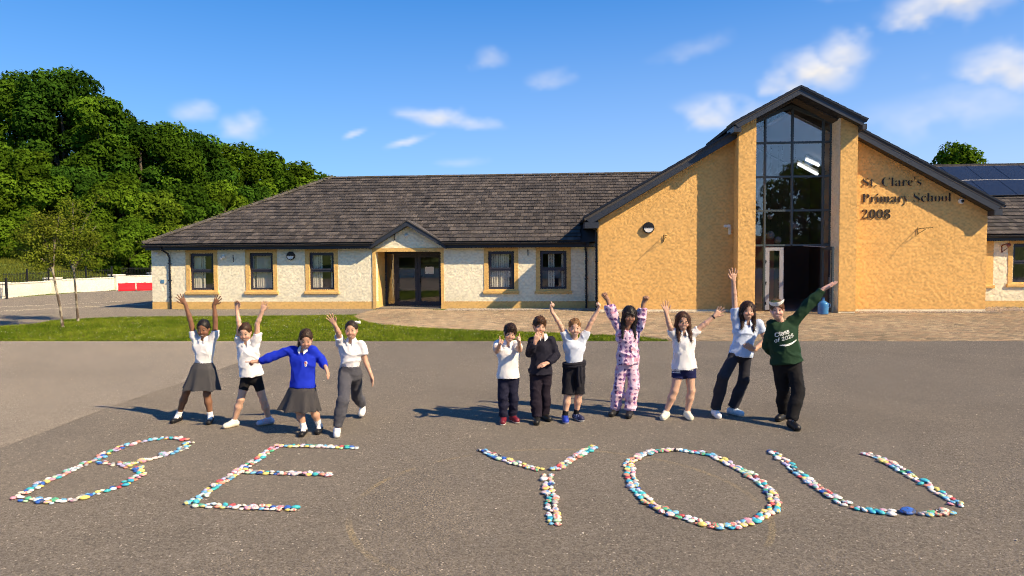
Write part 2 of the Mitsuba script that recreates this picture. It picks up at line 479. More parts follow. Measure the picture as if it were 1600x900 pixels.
for x, y in scatter(view_lawn, 900):   # daisies and clover heads
    s = rng.uniform(.012, .02)
    gl.raw(V3(x, y, rng.uniform(.04, .06)) + np.array([[-s, 0, 0], [0, -s, 0], [s, 0, 0], [0, s, 0], [0, 0, s * .6]]), [[0, 1, 4], [1, 2, 4], [2, 3, 4], [3, 0, 4]], (.6, .62, .5))
lab(gl.build('lawn_grass', 'grass_leaf', color=True), 'short green grass of the strip of lawn', 'grass', kind='stuff')

bank = Polygon([(-27.8, 30), (-28.0, 43.2), (-26.6, 47.8), (-25.4, 50.6), (-19, 75), (-42, 78), (-58, 60), (-58, 30)])
bp = scatter(bank, 150000)
bt = meshkit.fbm(np.column_stack([bp * .35, bp[:, :1] * 0]), 4, 7)[:, None]
bcol = (np.array([.085, .12, .015]) * (1 - bt) + np.array([.21, .22, .035]) * bt) * rng.uniform(.65, 1.25, (len(bp), 1))
bv, bf, bc = blades(bp, terrain_z, .26, .02, bcol, .7)
lab(MB().raw(bv, bf, bc).build('bank_grass', 'grass_leaf', color=True), 'long rough grass on the bank behind the white wall', 'grass', kind='stuff')
# ------------------------------------------------------------------ the school building (u, v, z axes)
SCHOOL = thing('school_building', 'single storey school with a tall yellow gable entrance, cream side wings and dark tiled roofs', 'school building')
VL = 1.6        # front of the left wing
VE = 1.18       # its eaves line
EZ = 2.66       # top of its gutter
SL = .537       # roof slope, rise over run
SLEN = math.hypot(1, SL)

WINS = [('window', -17.06, -15.69), ('window', -14.49, -13.14), ('window', -11.94, -10.56), ('window', -4.53, -3.14), ('window', -2.43, -1.03)]
ZS0, ZS1 = .66, 2.46   # surround of the windows
DOOR = (-8.98, -6.29, 2.33)

# cream wall of the left wing with its openings
w = sbox(-18.56, .12, -.16 + .16, 2.62).union(Polygon([(-9.0, 2.6), (-7.6, 3.36), (-6.2, 2.6)]))
for _, a, b in WINS:
    w = w.difference(sbox(a + .16, b - .16, ZS0 + .12, ZS1 - .13))
w = w.difference(sbox(DOOR[0], DOOR[1], -1, DOOR[2])).difference(sbox(-20, 2, -1, .30))


def bs(x, a, b):
    t = np.clip((x - a) / (b - a), 0, 1)
    return t * t * (3 - 2 * t)


def roughcast(key, poly, v, amp=.010, step=.029, seed=0, dirn=-1):
    """the thrown render of a wall: a skin of small lumps standing just proud of the wall face"""
    x0, z0, x1, z1 = poly.bounds
    nu, nz = int(round((x1 - x0) / step)), int(round((z1 - z0) / step))
    u, z = np.meshgrid(np.linspace(x0, x1, nu + 1), np.linspace(z0, z1, nz + 1))
    P = np.stack([u, z, u * 0 + seed], -1)
    h = meshkit.noise(P * [15, 15, 1], 3)
    h2 = meshkit.noise((P @ np.array([[.8, -.6, 0], [.6, .8, 0], [0, 0, 1]])) * [27, 27, 1], 5)
    h3 = meshkit.noise(P * [18, 18, 1] + 7.3, 8)
    hh = amp * (1.15 * bs(h, .22, .62) + .75 * h2 - .8 * bs(h3, .66, .86))
    hh = np.maximum(hh, 0)
    vert = np.stack([u, v + dirn * (.004 + hh), z], -1).reshape(-1, 3)
    i, j = np.meshgrid(np.arange(nz), np.arange(nu), indexing='ij')
    cu, cz = (x0 + (j + .5) * (x1 - x0) / nu).ravel(), (z0 + (i + .5) * (z1 - z0) / nz).ravel()
    a = (i * (nu + 1) + j).ravel()
    q = np.stack([a, a + 1, a + nu + 2, a + nu + 1], 1)[shapely.contains_xy(poly, cu, cz)]
    used, inv = np.unique(q, return_inverse=True)
    return add('roughcast', (BW(vert[used]), inv.reshape(-1, 4)), scene[key]['bsdf']['id'], key, True)


m = MB().extrude(w, VL, VL + .32)
m.box(-18.56, -18.24, VL + .32, 12.6, .30, 2.62)
m.box(-18.24, 2, 12.3, 12.6, .30, 2.62)
roughcast(m.build('cream_wall', 'cream_roughcast', SCHOOL, tr=BW), w, VL, .0075)
# plinth
m = MB()
m.box(-18.575, DOOR[0] - .14, VL - .015, VL + .3, -.12, .30)
m.box(DOOR[1] + .12, .1, VL - .015, VL + .3, -.12, .30)
m.box(-18.575, -18.2, VL + .3, 12.6, -.12, .30)
m.build('plinth', 'smooth_yellow', SCHOOL, tr=BW)


def blind_mesh(u0, u1, z0, z1, v, gaps=(), seed=0):
    """hanging vertical blind strips, each turned a little"""
    r = np.random.default_rng(seed)
    m = MB()
    n = int((u1 - u0) / .085)
    for i in range(n):
        c = u0 + (i + .5) * (u1 - u0) / n
        if any(a < (c - u0) / (u1 - u0) < b for a, b in gaps):
            continue
        t = r.uniform(.25, .65) * r.choice([-1, 1], p=[.15, .85])
        dx, dv = .040 * math.cos(t), .040 * math.sin(t)
        q = np.array([[c - dx, v - dv, z0], [c + dx, v + dv, z0], [c + dx, v + dv, z1], [c - dx, v - dv, z1]])
        m.raw(np.vstack([q, q + [0, .003, 0]]), [[0, 1, 2, 3], [7, 6, 5, 4]])
    return m


def window(a, b, v, z0, z1, gaps=(), seed=0, parent=SCHOOL, dark=False):
    """surround with outer edges a..b, frame inside it, two lights one above the other"""
    fa, fb, fz0, fz1 = a + .20, b - .20, z0 + .14, z1 - .15
    k = lab(numbered(parent + '__window'))
    labels.pop(k)
    s = MB()
    out = sbox(a, b, z0, z1).difference(sbox(fa - .03, fb + .03, fz0 - .01, fz1 + .02))
    s.extrude(out, v - .035, v + .17)
    s.build('surround', 'smooth_yellow', k, tr=BW)
    MB().cbox(a - .05, b + .05, v - .10, v + .16, z0 - .055, z0 + .065, .012).build('sill', 'smooth_yellow', k, tr=BW)
    f = MB()
    mid = (fz0 + fz1) / 2 + .02
    fr = sbox(fa - .03, fb + .03, fz0 - .01, fz1 + .02).difference(sbox(fa + .055, fb - .055, fz0 + .07, mid - .055)).difference(sbox(fa + .055, fb - .055, mid + .05, fz1 - .075))
    f.extrude(fr, v + .07, v + .15)
    inner = sbox(fa + .03, fb - .03, mid + .02, fz1 - .04).difference(sbox(fa + .085, fb - .085, mid + .085, fz1 - .11))
    f.extrude(inner, v + .045, v + .0695)
    f.build('frame', 'frame_grey', k, tr=BW)
    for q0, q1 in ((fz0 + .06, mid - .05), (mid + .045, fz1 - .07)):
        g = MB().raw([[fa + .05, v + .11, q0], [fb - .05, v + .11, q0], [fb - .05, v + .11, q1], [fa + .05, v + .11, q1]], [[0, 1, 2, 3]])
        g.build('pane', 'pane', k, tr=BW)
    blind_mesh(fa, fb, fz0, fz1, v + .22, gaps, seed).build('blind', 'blind', k, tr=BW)
    # dim room behind
    r = MB()
    r.box(fa - .6, fb + .6, v + 2.2, v + 2.25, 0, 2.6).box(fa - .65, fa - .6, v + .33, v + 2.25, 0, 2.6).box(fb + .6, fb + .65, v + .33, v + 2.25, 0, 2.6).box(fa - .65, fb + .65, v + .33, v + 2.25, 2.6, 2.65).box(fa - .65, fb + .65, v + .33, v + 2.25, -.02, .0)
    r.build('room', 'interior_dark', k, tr=BW)
    return k


GAPS = [((.55, .95),), (), ((.48, .80),), ((.80, 1.0),), ((0, .30), (.5, .8))]
for i, (_, a, b) in enumerate(WINS):
    window(a, b, VL, ZS0, ZS1, GAPS[i], 3 + i)

# expansion joints
m = MB()
for u in (-13.9 + .0, -10.05 - .0):
    pass
m.box(-13.82 + .0, -13.812, VL - .004, VL + .01, .30, .60)
m.box(-14.755, -14.74, VL - .004, VL + .01, .30, 2.6).box(-12.62, -12.605, VL - .004, VL + .01, .30, 1.95)
m.build('expansion_joint', 'smooth_cream', SCHOOL, tr=BW)

# porch of the left wing: surround, recess, two-leaf glazed door
m = MB()
sur = sbox(DOOR[0] - .14, DOOR[1] + .12, -.1, DOOR[2] + .15).difference(sbox(DOOR[0], DOOR[1], -.2, DOOR[2]))
m.extrude(sur, VL - .045, VL + .30)
m.build('porch_surround', 'smooth_yellow', SCHOOL, tr=BW)
m = MB()
RB = VL + 1.5
m.box(DOOR[0] - .1, DOOR[0], VL + .301, RB + .2, -.1, DOOR[2] + .1).box(DOOR[1], DOOR[1] + .1, VL + .301, RB + .2, -.1, DOOR[2] + .1)
m.build('porch_side', 'smooth_yellow', SCHOOL, tr=BW)
MB().box(DOOR[0] - .1, DOOR[1] + .1, VL + .301, RB + .2, DOOR[2] + .002, DOOR[2] + .1).build('porch_ceiling', 'smooth_cream', SCHOOL, tr=BW)
MB().box(DOOR[0], DOOR[1], VL - .1, RB + .3, -.1, .025).build('porch_floor', 'asphalt_path', SCHOOL, tr=BW)


def leaf(parent, name, u0, u1, z0, z1, v, mat='frame_grey', st=.12, hinge=None):
    k = numbered(f'{parent}__{name}')
    fr = sbox(u0, u1, z0, z1).difference(sbox(u0 + st, u1 - st, z0 + .17, z1 - .12))
    MB().extrude(fr, v - .035, v + .03).build('frame', mat, k, tr=BW)
    MB().raw([[u0 + st, v, z0 + .17], [u1 - st, v, z0 + .17], [u1 - st, v, z1 - .12], [u0 + st, v, z1 - .12]], [[0, 1, 2, 3]]).build('pane', 'pane', k, tr=BW)
    if hinge:
        for z in (.3, 1.05, 1.85):
            MB().box(hinge - .03, hinge + .03, v - .06, v - .036, z - .06, z + .06).build('hinge', 'black_paint', k, tr=BW)
    return k


g = MB()
fr = sbox(DOOR[0] + .001, DOOR[1] - .001, .025, DOOR[2]).difference(sbox(-8.50, -6.52, .03, 2.22)).difference(sbox(-8.92, -8.58, .1, 2.24)).difference(sbox(-6.46, -6.34, .1, 2.24))
g.extrude(fr, RB - .05, RB + .05)
g.build('door_screen', 'frame_grey', SCHOOL, tr=BW)
leaf(SCHOOL, 'door', -8.495, -7.56, .03, 2.21, RB, hinge=-8.43)
k = leaf(SCHOOL, 'door', -7.55, -6.525, .03, 2.21, RB, hinge=-6.58)
MB().box(-7.24, -6.86, RB - .012, RB - .006, 1.38, 1.68).build('notice', 'paper', k, tr=BW)
MB().cbox(-7.46, -7.43, RB - .10, RB - .036, .98, 1.22, .006).build('handle', 'black_paint', k, tr=BW)
MB().raw([[-8.92, RB, .1], [-8.58, RB, .1], [-8.58, RB, 2.24], [-8.92, RB, 2.24]], [[0, 1, 2, 3]]).build('side_pane', 'pane', SCHOOL, tr=BW)
MB().raw([[-6.46, RB, .1], [-6.34, RB, .1], [-6.34, RB, 2.24], [-6.46, RB, 2.24]], [[0, 1, 2, 3]]).build('side_pane', 'pane', SCHOOL, tr=BW)
r = MB()
r.box(-9.4, -5.9, RB + 3.0, RB + 3.05, 0, 2.5).box(-9.45, -9.4, RB + .21, RB + 3.05, 0, 2.5).box(-5.9, -5.85, RB + .21, RB + 3.05, 0, 2.5).box(-9.45, -5.85, RB + .21, RB + 3.05, 2.5, 2.55).box(-9.45, -5.85, RB + .31, RB + 3.05, -.03, .01)
r.build('lobby', 'interior_dark', SCHOOL, tr=BW)

# ------------------------------------------------------------------ roof tiles
TILE_TONES = np.array([(.074, .065, .060), (.062, .056, .053), (.086, .076, .069), (.052, .048, .047), (.074, .067, .064), (.104, .091, .082)])


def tile_field(origin, along, upv, poly, gauge=.325, width=.262, seed=0):
    """tiles laid on a slope: poly in (along, up the slope) metres; returns list of (v, f, colour, row, centre)"""
    r = np.random.default_rng(seed)
    nrm = np.cross(along, upv)
    x0, y0, x1, y1 = poly.bounds
    out = []
    pp = shapely.prepared.prep(poly)
    for row in range(int((y1 - y0) / gauge) + 2):
        b = y0 + row * gauge
        for q in range(int((x1 - x0) / width) + 3):
            a = x0 + (q - 1 + .5 * (row % 2)) * width + r.normal(0, .003)
            cell = sbox(a + .006, a + width - .006, b, b + gauge + .05)
            c_full = pp.contains(cell)
            if c_full:
                pts = np.array(cell.exterior.coords)[:-1]
            else:
                c = cell.intersection(poly)
                if c.area < .012 or c.geom_type != 'Polygon':
                    continue
                c = c.convex_hull
                pts = np.array(c.exterior.coords)[:-1]
            if np.cross(np.append(pts[1] - pts[0], 0), np.append(pts[2] - pts[1], 0))[2] < 0:
                pts = pts[::-1]
            lift = .046 - (pts[:, 1] - b) / (gauge + .05) * .042 + r.normal(0, .002)
            top = origin + pts[:, :1] * along + pts[:, 1:] * upv + lift[:, None] * nrm
            bot = top - .026 * nrm
            n = len(pts)
            if n == 4 and c_full:      # a shallow roll along the middle of the tile
                ma, mb = (pts[0] + pts[1]) / 2, (pts[2] + pts[3]) / 2
                la, lb = lift[:2].mean() + .017, lift[2:].mean() + .012
                pts = np.array([pts[0], ma, pts[1], pts[2], mb, pts[3]])
                lift = np.array([lift[0], la, lift[1], lift[2], lb, lift[3]])
                top = origin + pts[:, :1] * along + pts[:, 1:] * upv + lift[:, None] * nrm
                v = np.vstack([top, top - .026 * nrm])
                f = [[0, 1, 4], [0, 4, 5], [1, 2, 3], [1, 3, 4], [0, 6, 7], [0, 7, 1], [1, 7, 8], [1, 8, 2], [2, 8, 9], [2, 9, 3], [5, 11, 6], [5, 6, 0]]
                tn = TILE_TONES[r.integers(6)] * r.uniform(.68, 1.05)
                out.append((v, np.array(f), tn, row, np.array([a + width / 2, b])))
                continue
            v = np.vstack([top, bot])
            f = [[0, i, i + 1] for i in range(1, n - 1)] + [[i, i + n, (i + 1) % n + n] for i in range(n)] + [[i, (i + 1) % n + n, (i + 1) % n] for i in range(n)]
            tn = TILE_TONES[r.integers(6)] * r.uniform(.68, 1.05)
            out.append((v, np.array(f), tn, row, np.array([a + width / 2, b])))
    return out


ROOF = f'{SCHOOL}__roof'
_used.add(ROOF)
RU0, RU1 = -18.72, 4.2            # roof ends
RUN = 6.05
ZR = EZ + .04 + SL * RUN
up_f = unit(V3(0, 1, SL))
FL = RUN * SLEN
hip = RUN
front = Polygon([(RU0, 0), (RU1, 0), (RU1, FL), (RU0 + hip, FL)])
# the porch gable and the valley against the yellow wing's roof cut into the front slope
PVE = VL - .34       # front of the porch roof
PG = (-9.10, -6.09, 3.60)         # porch gable: eaves ends and apex
pgc = (PG[0] + PG[1]) / 2
dv_ap = (PG[2] - EZ - .04) / SL
front = front.difference(Polygon([(PG[0] + .05, -.1), (pgc, dv_ap * SLEN - .03), (PG[1] - .05, -.1)]))
front_hole = front
front = front.difference(Polygon([(-.62, -1), (-.62, (3.42 - EZ) / SL * SLEN), (3.6, FL + .1), (6, FL + .1), (6, -1)]))
tl = tile_field(V3(0, VE, EZ + .04), V3(1, 0, 0), up_f, front, seed=1)
order = sorted(range(len(tl)), key=lambda i: (tl[i][3], abs(tl[i][4][0] + 3)))
# largest in view: the nearest courses
near = set(order[:220])
rest = MB()
for i in order:
    v, f, c, row, ctr = tl[i]
    c = c * (.88 + .3 * float(meshkit.fbm(np.array([[ctr[0] * .5, ctr[1] * .5, 0]]), 3, 3)[0]))
    if i in near:
        MB().raw(v, f, c).build('tile', 'roof_tile', ROOF, tr=BW, color=True)
    else:
        rest.raw(v, f, c)
up_l = unit(V3(1, 0, SL))
left = Polygon([(-12.62 - .4, 0), (-VE, 0), (-VE - RUN, FL)])
for v, f, c, row, ctr in tile_field(V3(RU0, 0, EZ + .04), V3(0, -1, 0), up_l, left, seed=2):
    rest.raw(v, f, c)
lab(rest.build('tile', 'roof_tile', ROOF, tr=BW, color=True), kind='stuff')
# underlay of the tiles, so that no light comes through
m = MB()
A, B, C, D = V3(RU0, VE, EZ), V3(RU1, VE, EZ), V3(RU1, VE + RUN, ZR - .03), V3(RU0 + hip, VE + RUN, ZR - .03)
E_, F_ = V3(RU0, 12.98, EZ), V3(RU1, 12.98, EZ)
sv_, sf_ = trimesh.creation.triangulate_polygon(front_hole, engine='earcut')
m.raw(V3(0, VE, EZ) + sv_[:, :1] * V3(1, 0, 0) + sv_[:, 1:] * up_f, sf_)
m.raw([A, D, E_, C, F_], [[0, 1, 2], [2, 1, 3], [2, 3, 4]])
m.build('slab', 'ridge_tile', ROOF, tr=BW)
# ridge and hip tiles
def ridge_run(p, q, name, r0=.095, step=.42, seed=0):
    p, q = np.asarray(p, float), np.asarray(q, float)
    n = int(np.linalg.norm(q - p) / step)
    d = (q - p) / n
    rr = np.random.default_rng(seed)
    for i in range(n):
        a, b = p + d * i, p + d * (i + 1.06)
        t = unit(b - a)
        s = unit(np.cross(t, V3(0, 0, 1)))
        o = np.cross(s, t)
        ang = np.linspace(-.15, np.pi + .15, 7)
        ra, rb = r0 * 1.05, r0 * .96
        ringa = [a + ra * (math.cos(g) * s + math.sin(g) * o * .8) for g in ang]
        ringb = [b + rb * (math.cos(g) * s + math.sin(g) * o * .8) for g in ang]
        v = np.array(ringa + ringb)
        f = [[i_, i_ + 7, i_ + 8] for i_ in range(6)] + [[i_, i_ + 8, i_ + 1] for i_ in range(6)] + [[0, i_ + 1, i_] for i_ in range(1, 6)]
        c = np.array([.085, .078, .072]) * rr.uniform(.7, 1.25)
        MB().raw(v, f, c).build(name, 'roof_tile', ROOF, tr=BW, color=True)


ridge_run([RU0 + hip, VE + RUN, ZR + .02], [3.6, VE + RUN, ZR + .02], 'ridge_tile', seed=5)
ridge_run([RU0 + .03, VE + .03, EZ + .08], [RU0 + hip, VE + RUN, ZR + .04], 'hip_tile', .11, seed=6)
# moss along the hip
ms = MB()
for _ in range(260):
    t = rng.random()
    c = np.array([RU0 + .03 + hip * t, VE + .03 + RUN * t, EZ + .16 + (ZR - EZ) * t]) + rng.normal(0, [.09, .05, .02])
    ms.raw(ico.vertices * rng.uniform(.02, .05) * [1, 1, .5] + c, ico.faces, np.array([.16, .17, .06]) * rng.uniform(.6, 1.3))
lab(ms.build('moss', 'gravel', ROOF, tr=BW, color=True), kind='stuff')

# gutter, fascia and soffit of the left wing
m = MB()
for a, b in ((RU0, PG[0] + .02), (PG[1] - .02, -.30)):
    m.box(a + .12, b, VE + .06, VE + .085, EZ - .20, EZ - .01)
m.box(RU0 + .12, RU0 + .145, VE + .06, 12.9, EZ - .20, EZ - .01)
m.build('fascia', 'fascia', SCHOOL, tr=BW)
m = MB()
prof = [(math.cos(t) * .062, math.sin(t) * .062) for t in np.linspace(math.pi, 2 * math.pi, 9)]


def gutter(m, p, q, side):
    p, q = np.asarray(p, float), np.asarray(q, float)
    v = []
    for e in (p, q):
        for rr in (1.0, .9):
            for x, z in prof:
                v.append(e + side * x * rr + V3(0, 0, z * rr))
    n = 9
    f = []
    for i in range(n - 1):
        f += [[i, i + 1, 2 * n + i + 1, 2 * n + i], [n + i + 1, n + i, 3 * n + i, 3 * n + i + 1], [i + 1, i, n + i, n + i + 1], [2 * n + i, 2 * n + i + 1, 3 * n + i + 1, 3 * n + i]]
    f += [[0, 2 * n, 3 * n, n], [n - 1, 2 * n - 1, 4 * n - 1, 3 * n - 1]]
    m.raw(v, f)


for a, b in ((RU0, PG[0]), (PG[1], -.45)):
    gutter(m, [a, VE - .005, EZ - .015], [b, VE - .005, EZ - .015], V3(0, 1, 0))
gutter(m, [RU0 + .055, VE - .06, EZ - .015], [RU0 + .055, 12.9, EZ - .015], V3(1, 0, 0))
m.build('gutter', 'fascia', SCHOOL, tr=BW)
m = MB()
m.box(RU0 + .15, PG[0], VE + .086, VL + .0, EZ - .20, EZ - .185).box(PG[1], -.02, VE + .086, VL + .0, EZ - .20, EZ - .185).box(RU0 + .146, -18.56, VL, 12.9, EZ - .20, EZ - .185)
m.build('soffit', 'fascia', SCHOOL, tr=BW)

# porch gable roof: two small slopes with bargeboards
m = MB()
vb = VE + dv_ap
for s, e in ((-1, PG[0]), (1, PG[1])):
    a, b = V3(e + s * .10, 0, EZ - .02), V3(pgc, 0, PG[2])
    d = unit(b - a)
    nn = V3(-d[2], 0, d[0]) * (1 if d[0] > 0 else -1)
    fr0 = [a, b, b + V3(0, 0, -.05), a - nn * .05]
    v = [V3(p[0], PVE - .03, p[2]) for p in fr0] + [V3(p[0], vb + .3 if k in (1, 2) else VE + .30, p[2]) for k, p in enumerate(fr0)]
    m.raw(v, [[0, 1, 2, 3], [4, 7, 6, 5], [0, 4, 5, 1], [3, 2, 6, 7], [0, 3, 7, 4]] if s < 0 else [[3, 2, 1, 0], [5, 6, 7, 4], [1, 5, 4, 0], [7, 6, 2, 3], [4, 7, 3, 0]])
m.build('porch_roof', 'ridge_tile', SCHOOL, tr=BW)
for s, e in ((-1, PG[0]), (1, PG[1])):
    sl = (PG[2] - EZ + .0) / (pgc - PG[0])
    poly = Polygon([(e + s * .06, EZ - .06), (pgc, PG[2] - .055), (pgc, PG[2] - .23), (e + s * .06 - s * .0, EZ - .23)])
    MB().extrude(poly, PVE, PVE + .03).build('porch_bargeboard', 'bargeboard', SCHOOL, tr=BW)
    MB().extrude(affinity.translate(poly, 0, .0).intersection(sbox(e - .3, e + 3, 0, 9)), PVE + .031, VL).build('porch_soffit', 'fascia', SCHOOL, tr=BW)

# ------------------------------------------------------------------ the yellow gable wing
def zl(u):                     # top of the lower roof at the front
    return np.minimum(3.55 + .566 * (u + .555), 3.86 + .556 * (14.27 - u))


w = Polygon([(0, .085), (0, 3.72), (5.0, 6.50), (5.0, .085)])
roughcast(MB().extrude(w, 0, .35).build('gable_wall', 'yellow_roughcast', SCHOOL, tr=BW), w, 0, .0075, seed=4)
w = Polygon([(9.10, .085), (9.10, 6.52), (13.95, 3.90), (13.95, .085)])
roughcast(MB().extrude(w, 0, .35).build('gable_wall', 'yellow_roughcast', SCHOOL, tr=BW), w, 0, .0075, seed=4)
m = MB()
m.box(0, 4.97, -.012, .34, -.1, .085).box(9.13, 13.955, -.012, .34, -.1, .085)
m.build('gable_plinth', 'smooth_cream', SCHOOL, tr=BW)
# side walls of the wing
m = MB()
m.box(0, .3, .351, 16, .085, 3.66)
m.box(13.65, 13.95, .351, 16, .085, 3.80)
m.build('side_wall', 'yellow_roughcast', SCHOOL, tr=BW)
MB().box(-.001, .06, .352, VL - .02, -.1, .45).build('side_plinth', 'smooth_yellow', SCHOOL, tr=BW)
PVF = -.70
for u0, u1 in ((4.985, 5.60), (8.53, 9.125)):
    zt = lambda u: 6.86 - .18 + .53 * (u - 4.72) if u < 7 else 6.68 + .53 * (9.28 - u)
    p = Polygon([(u0, .06), (u1, .06), (u1, zt(u1)), (u0, zt(u0))])
    roughcast(MB().extrude(p, PVF, .36).build('pilaster', 'yellow_roughcast', SCHOOL, tr=BW), p, PVF, .0085, seed=u0)
    MB().box(u0 + .004, u1 - .004, PVF + .004, .3, -.1, .06).build('pilaster_foot', 'smooth_cream', SCHOOL, tr=BW)
MB().box(8.522, 8.5295, PVF + .02, .15, .06, 6.95).build('reveal', 'smooth_cream', SCHOOL, tr=BW)

# lower roof: two slabs with verge, bargeboard
for s in (-1, 1):
    eu, ez, au, az = (-.575, 3.54, 7.0, 7.83) if s < 0 else (14.29, 3.85, 7.0, 7.90)
    d = unit(V3(au - eu, 0, az - ez))
    nn = unit(V3(-d[2], 0, d[0])) * (1 if d[0] > 0 else -1)
    q = [V3(eu, 0, ez), V3(au, 0, az), V3(au, 0, az) - nn * .14, V3(eu, 0, ez) - nn * .14]
    poly = Polygon([(p[0], p[2]) for p in q])
    MB().extrude(poly, -.44, 16.4).build('upper_roof', 'ridge_tile', SCHOOL, tr=BW)
    # verge tiles seen from the end
    n = 22
    vt = MB()
    for i in range(n):
        a = V3(eu, 0, ez) + (V3(au, 0, az) - V3(eu, 0, ez)) * i / n
        b = V3(eu, 0, ez) + (V3(au, 0, az) - V3(eu, 0, ez)) * (i + 1.08) / n
        pp = Polygon([(a + nn * .034)[[0, 2]], (b + nn * .018)[[0, 2]], (b - nn * .045)[[0, 2]], (a - nn * .045)[[0, 2]]])
        MB().extrude(pp, -.47, .1).build('verge_tile', 'fascia', SCHOOL, tr=BW)
    bb = Polygon([(p[0], p[2]) for p in (V3(eu + -s * .06, 0, ez) - nn * .10, V3(au, 0, az) - nn * .10, V3(au, 0, az) - nn * .275, V3(eu + -s * .155, 0, ez) - nn * .275)])
    bb = bb.intersection(sbox(-2, 4.99, 0, 9)) if s < 0 else bb.intersection(sbox(9.12, 16, 0, 9))
    MB().extrude(bb, -.43, -.40).build('bargeboard', 'bargeboard' if s < 0 else 'bargeboard', SCHOOL, tr=BW)
    sb = Polygon([(p[0], p[2]) for p in (V3(eu - s * .1, 0, ez) - nn * .2, V3(au, 0, az) - nn * .2, V3(au, 0, az) - nn * .26, V3(eu - s * .22, 0, ez) - nn * .26)])
    sb = sb.intersection(sbox(-2, 4.97, 0, 9)) if s < 0 else sb.intersection(sbox(9.14, 16, 0, 9))
    MB().extrude(sb, -.399, -.005).build('gable_soffit', 'fascia', SCHOOL, tr=BW)
    # box end of the bargeboard and the side eaves
    e = MB()
    if s < 0:
        e.box(eu + .06, .0, -.425, -.02, ez - .40, ez - .18)
        e.box(eu + .05, -.0, -.02, 16, ez - .36, ez - .12)
    else:
        e.box(13.955, eu - .06, -.425, -.02, ez - .40, ez - .18)
        e.box(13.955, eu - .05, -.02, 16, ez - .36, ez - .12)
    e.build('eaves_box', 'bargeboard', SCHOOL, tr=BW)
    g = MB()
    gutter(g, [eu - .02 if s < 0 else eu + .02, -.4, ez - .05], [eu - .02 if s < 0 else eu + .02, 16, ez - .05], V3(1, 0, 0))
    g.build('gutter', 'fascia', SCHOOL, tr=BW)

# raised porch roof over the glazed entrance
UF = -1.12
for s in (-1, 1):
    eu = 4.70 if s < 0 else 9.29
    ez, au, az = 6.80, 7.0, 8.02
    d = unit(V3(au - eu, 0, az - ez))
    nn = unit(V3(-d[2], 0, d[0])) * (1 if d[0] > 0 else -1)
    P_ = lambda t, o: (V3(eu, 0, ez) + (V3(au, 0, az) - V3(eu, 0, ez)) * t - nn * o)[[0, 2]]
    ap = lambda o: (au, az - o / d[0] if d[0] > 0 else az + o / d[0])
    MB().extrude(Polygon([P_(0, 0), ap(0), ap(.10), P_(0, .10)]), UF - .03, 4.0).build('entrance_roof', 'ridge_tile', SCHOOL, tr=BW)
    MB().extrude(Polygon([P_(.012, .10), ap(.10), ap(.26), P_(.03, .26)]), UF, UF + .03).build('entrance_bargeboard', 'bargeboard', SCHOOL, tr=BW)
    MB().extrude(Polygon([P_(.02, .14), ap(.14), ap(.23), P_(.02, .23)]), UF + .031, .30).build('entrance_soffit', 'fascia', SCHOOL, tr=BW)
    n = 9
    for i in range(n):
        a0, a1 = P_(i / n, -.028), P_((i + 1.08) / n if i < n - 1 else 1, -.012)
        b1, b0 = P_((i + 1.08) / n if i < n - 1 else 1, .05), P_(i / n, .05)
        MB().extrude(Polygon([a0, a1, b1, b0]), UF - .06, 0).build('verge_tile', 'fascia', SCHOOL, tr=BW)
    MB().box(*((eu + .02, 4.985) if s < 0 else (9.125, eu - .02)), UF + .02, .0, ez - .34, ez - .14).build('eaves_box', 'bargeboard', SCHOOL, tr=BW)

# glazed entrance wall
GL = .20
GK = f'{SCHOOL}__entrance_glazing'
_used.add(GK)
US = [5.60, 6.15, 7.13, 8.24, 8.53]
ZT = [2.46, 3.74, 4.99, 6.24]
top = lambda u: 7.55 - .43 * abs(u - 7.07)
for u in US:
    MB().cbox(u - .035, u + .035, GL - .07, GL + .08, 2.46 if u == 7.13 else .03, top(u), .006).build('mullion', 'mullion', GK, tr=BW)
for z in ZT:
    m = MB()
    for a, b in zip(US[:-1], US[1:]):
        m.box(a + .0355, b - .0355, GL - .06, GL + .07, z - .035, z + .035)
    m.build('transom', 'mullion', GK, tr=BW)
for a, b in ((5.60, 7.07), (7.07, 8.53)):
    MB().extrude(Polygon([(a, top(a) - .05), (b, top(b) - .05), (b, top(b) + .07), (a, top(a) + .07)]), GL - .072, GL + .082).build('head', 'mullion', GK, tr=BW)
MB().extrude(Polygon([(5.55, top(5.55) + .02), (7.07, top(7.07) + .02), (8.56, top(8.56) + .02), (8.56, 7.1), (7.0, 7.93), (5.55, 7.1)]), GL - .05, GL + .05).build('head_panel', 'fascia', GK, tr=BW)
rows = [.03] + ZT
for i, (a, b) in enumerate(zip(US[:-1], US[1:])):
    for j in range(5):
        if j == 0 and i in (1, 2):
            continue
        z0 = rows[j]
        if j < 4:
            q = [[a, GL, z0], [b, GL, z0], [b, GL, rows[j + 1]], [a, GL, rows[j + 1]]]
            f = [[0, 1, 2, 3]]
        else:
            q = [[a, GL, z0], [b, GL, z0], [b, GL, top(b)], [a, GL, top(a)]]
            f = [[0, 1, 2, 3]]
        MB().raw(q, f).build('pane', 'pane', GK, tr=BW)
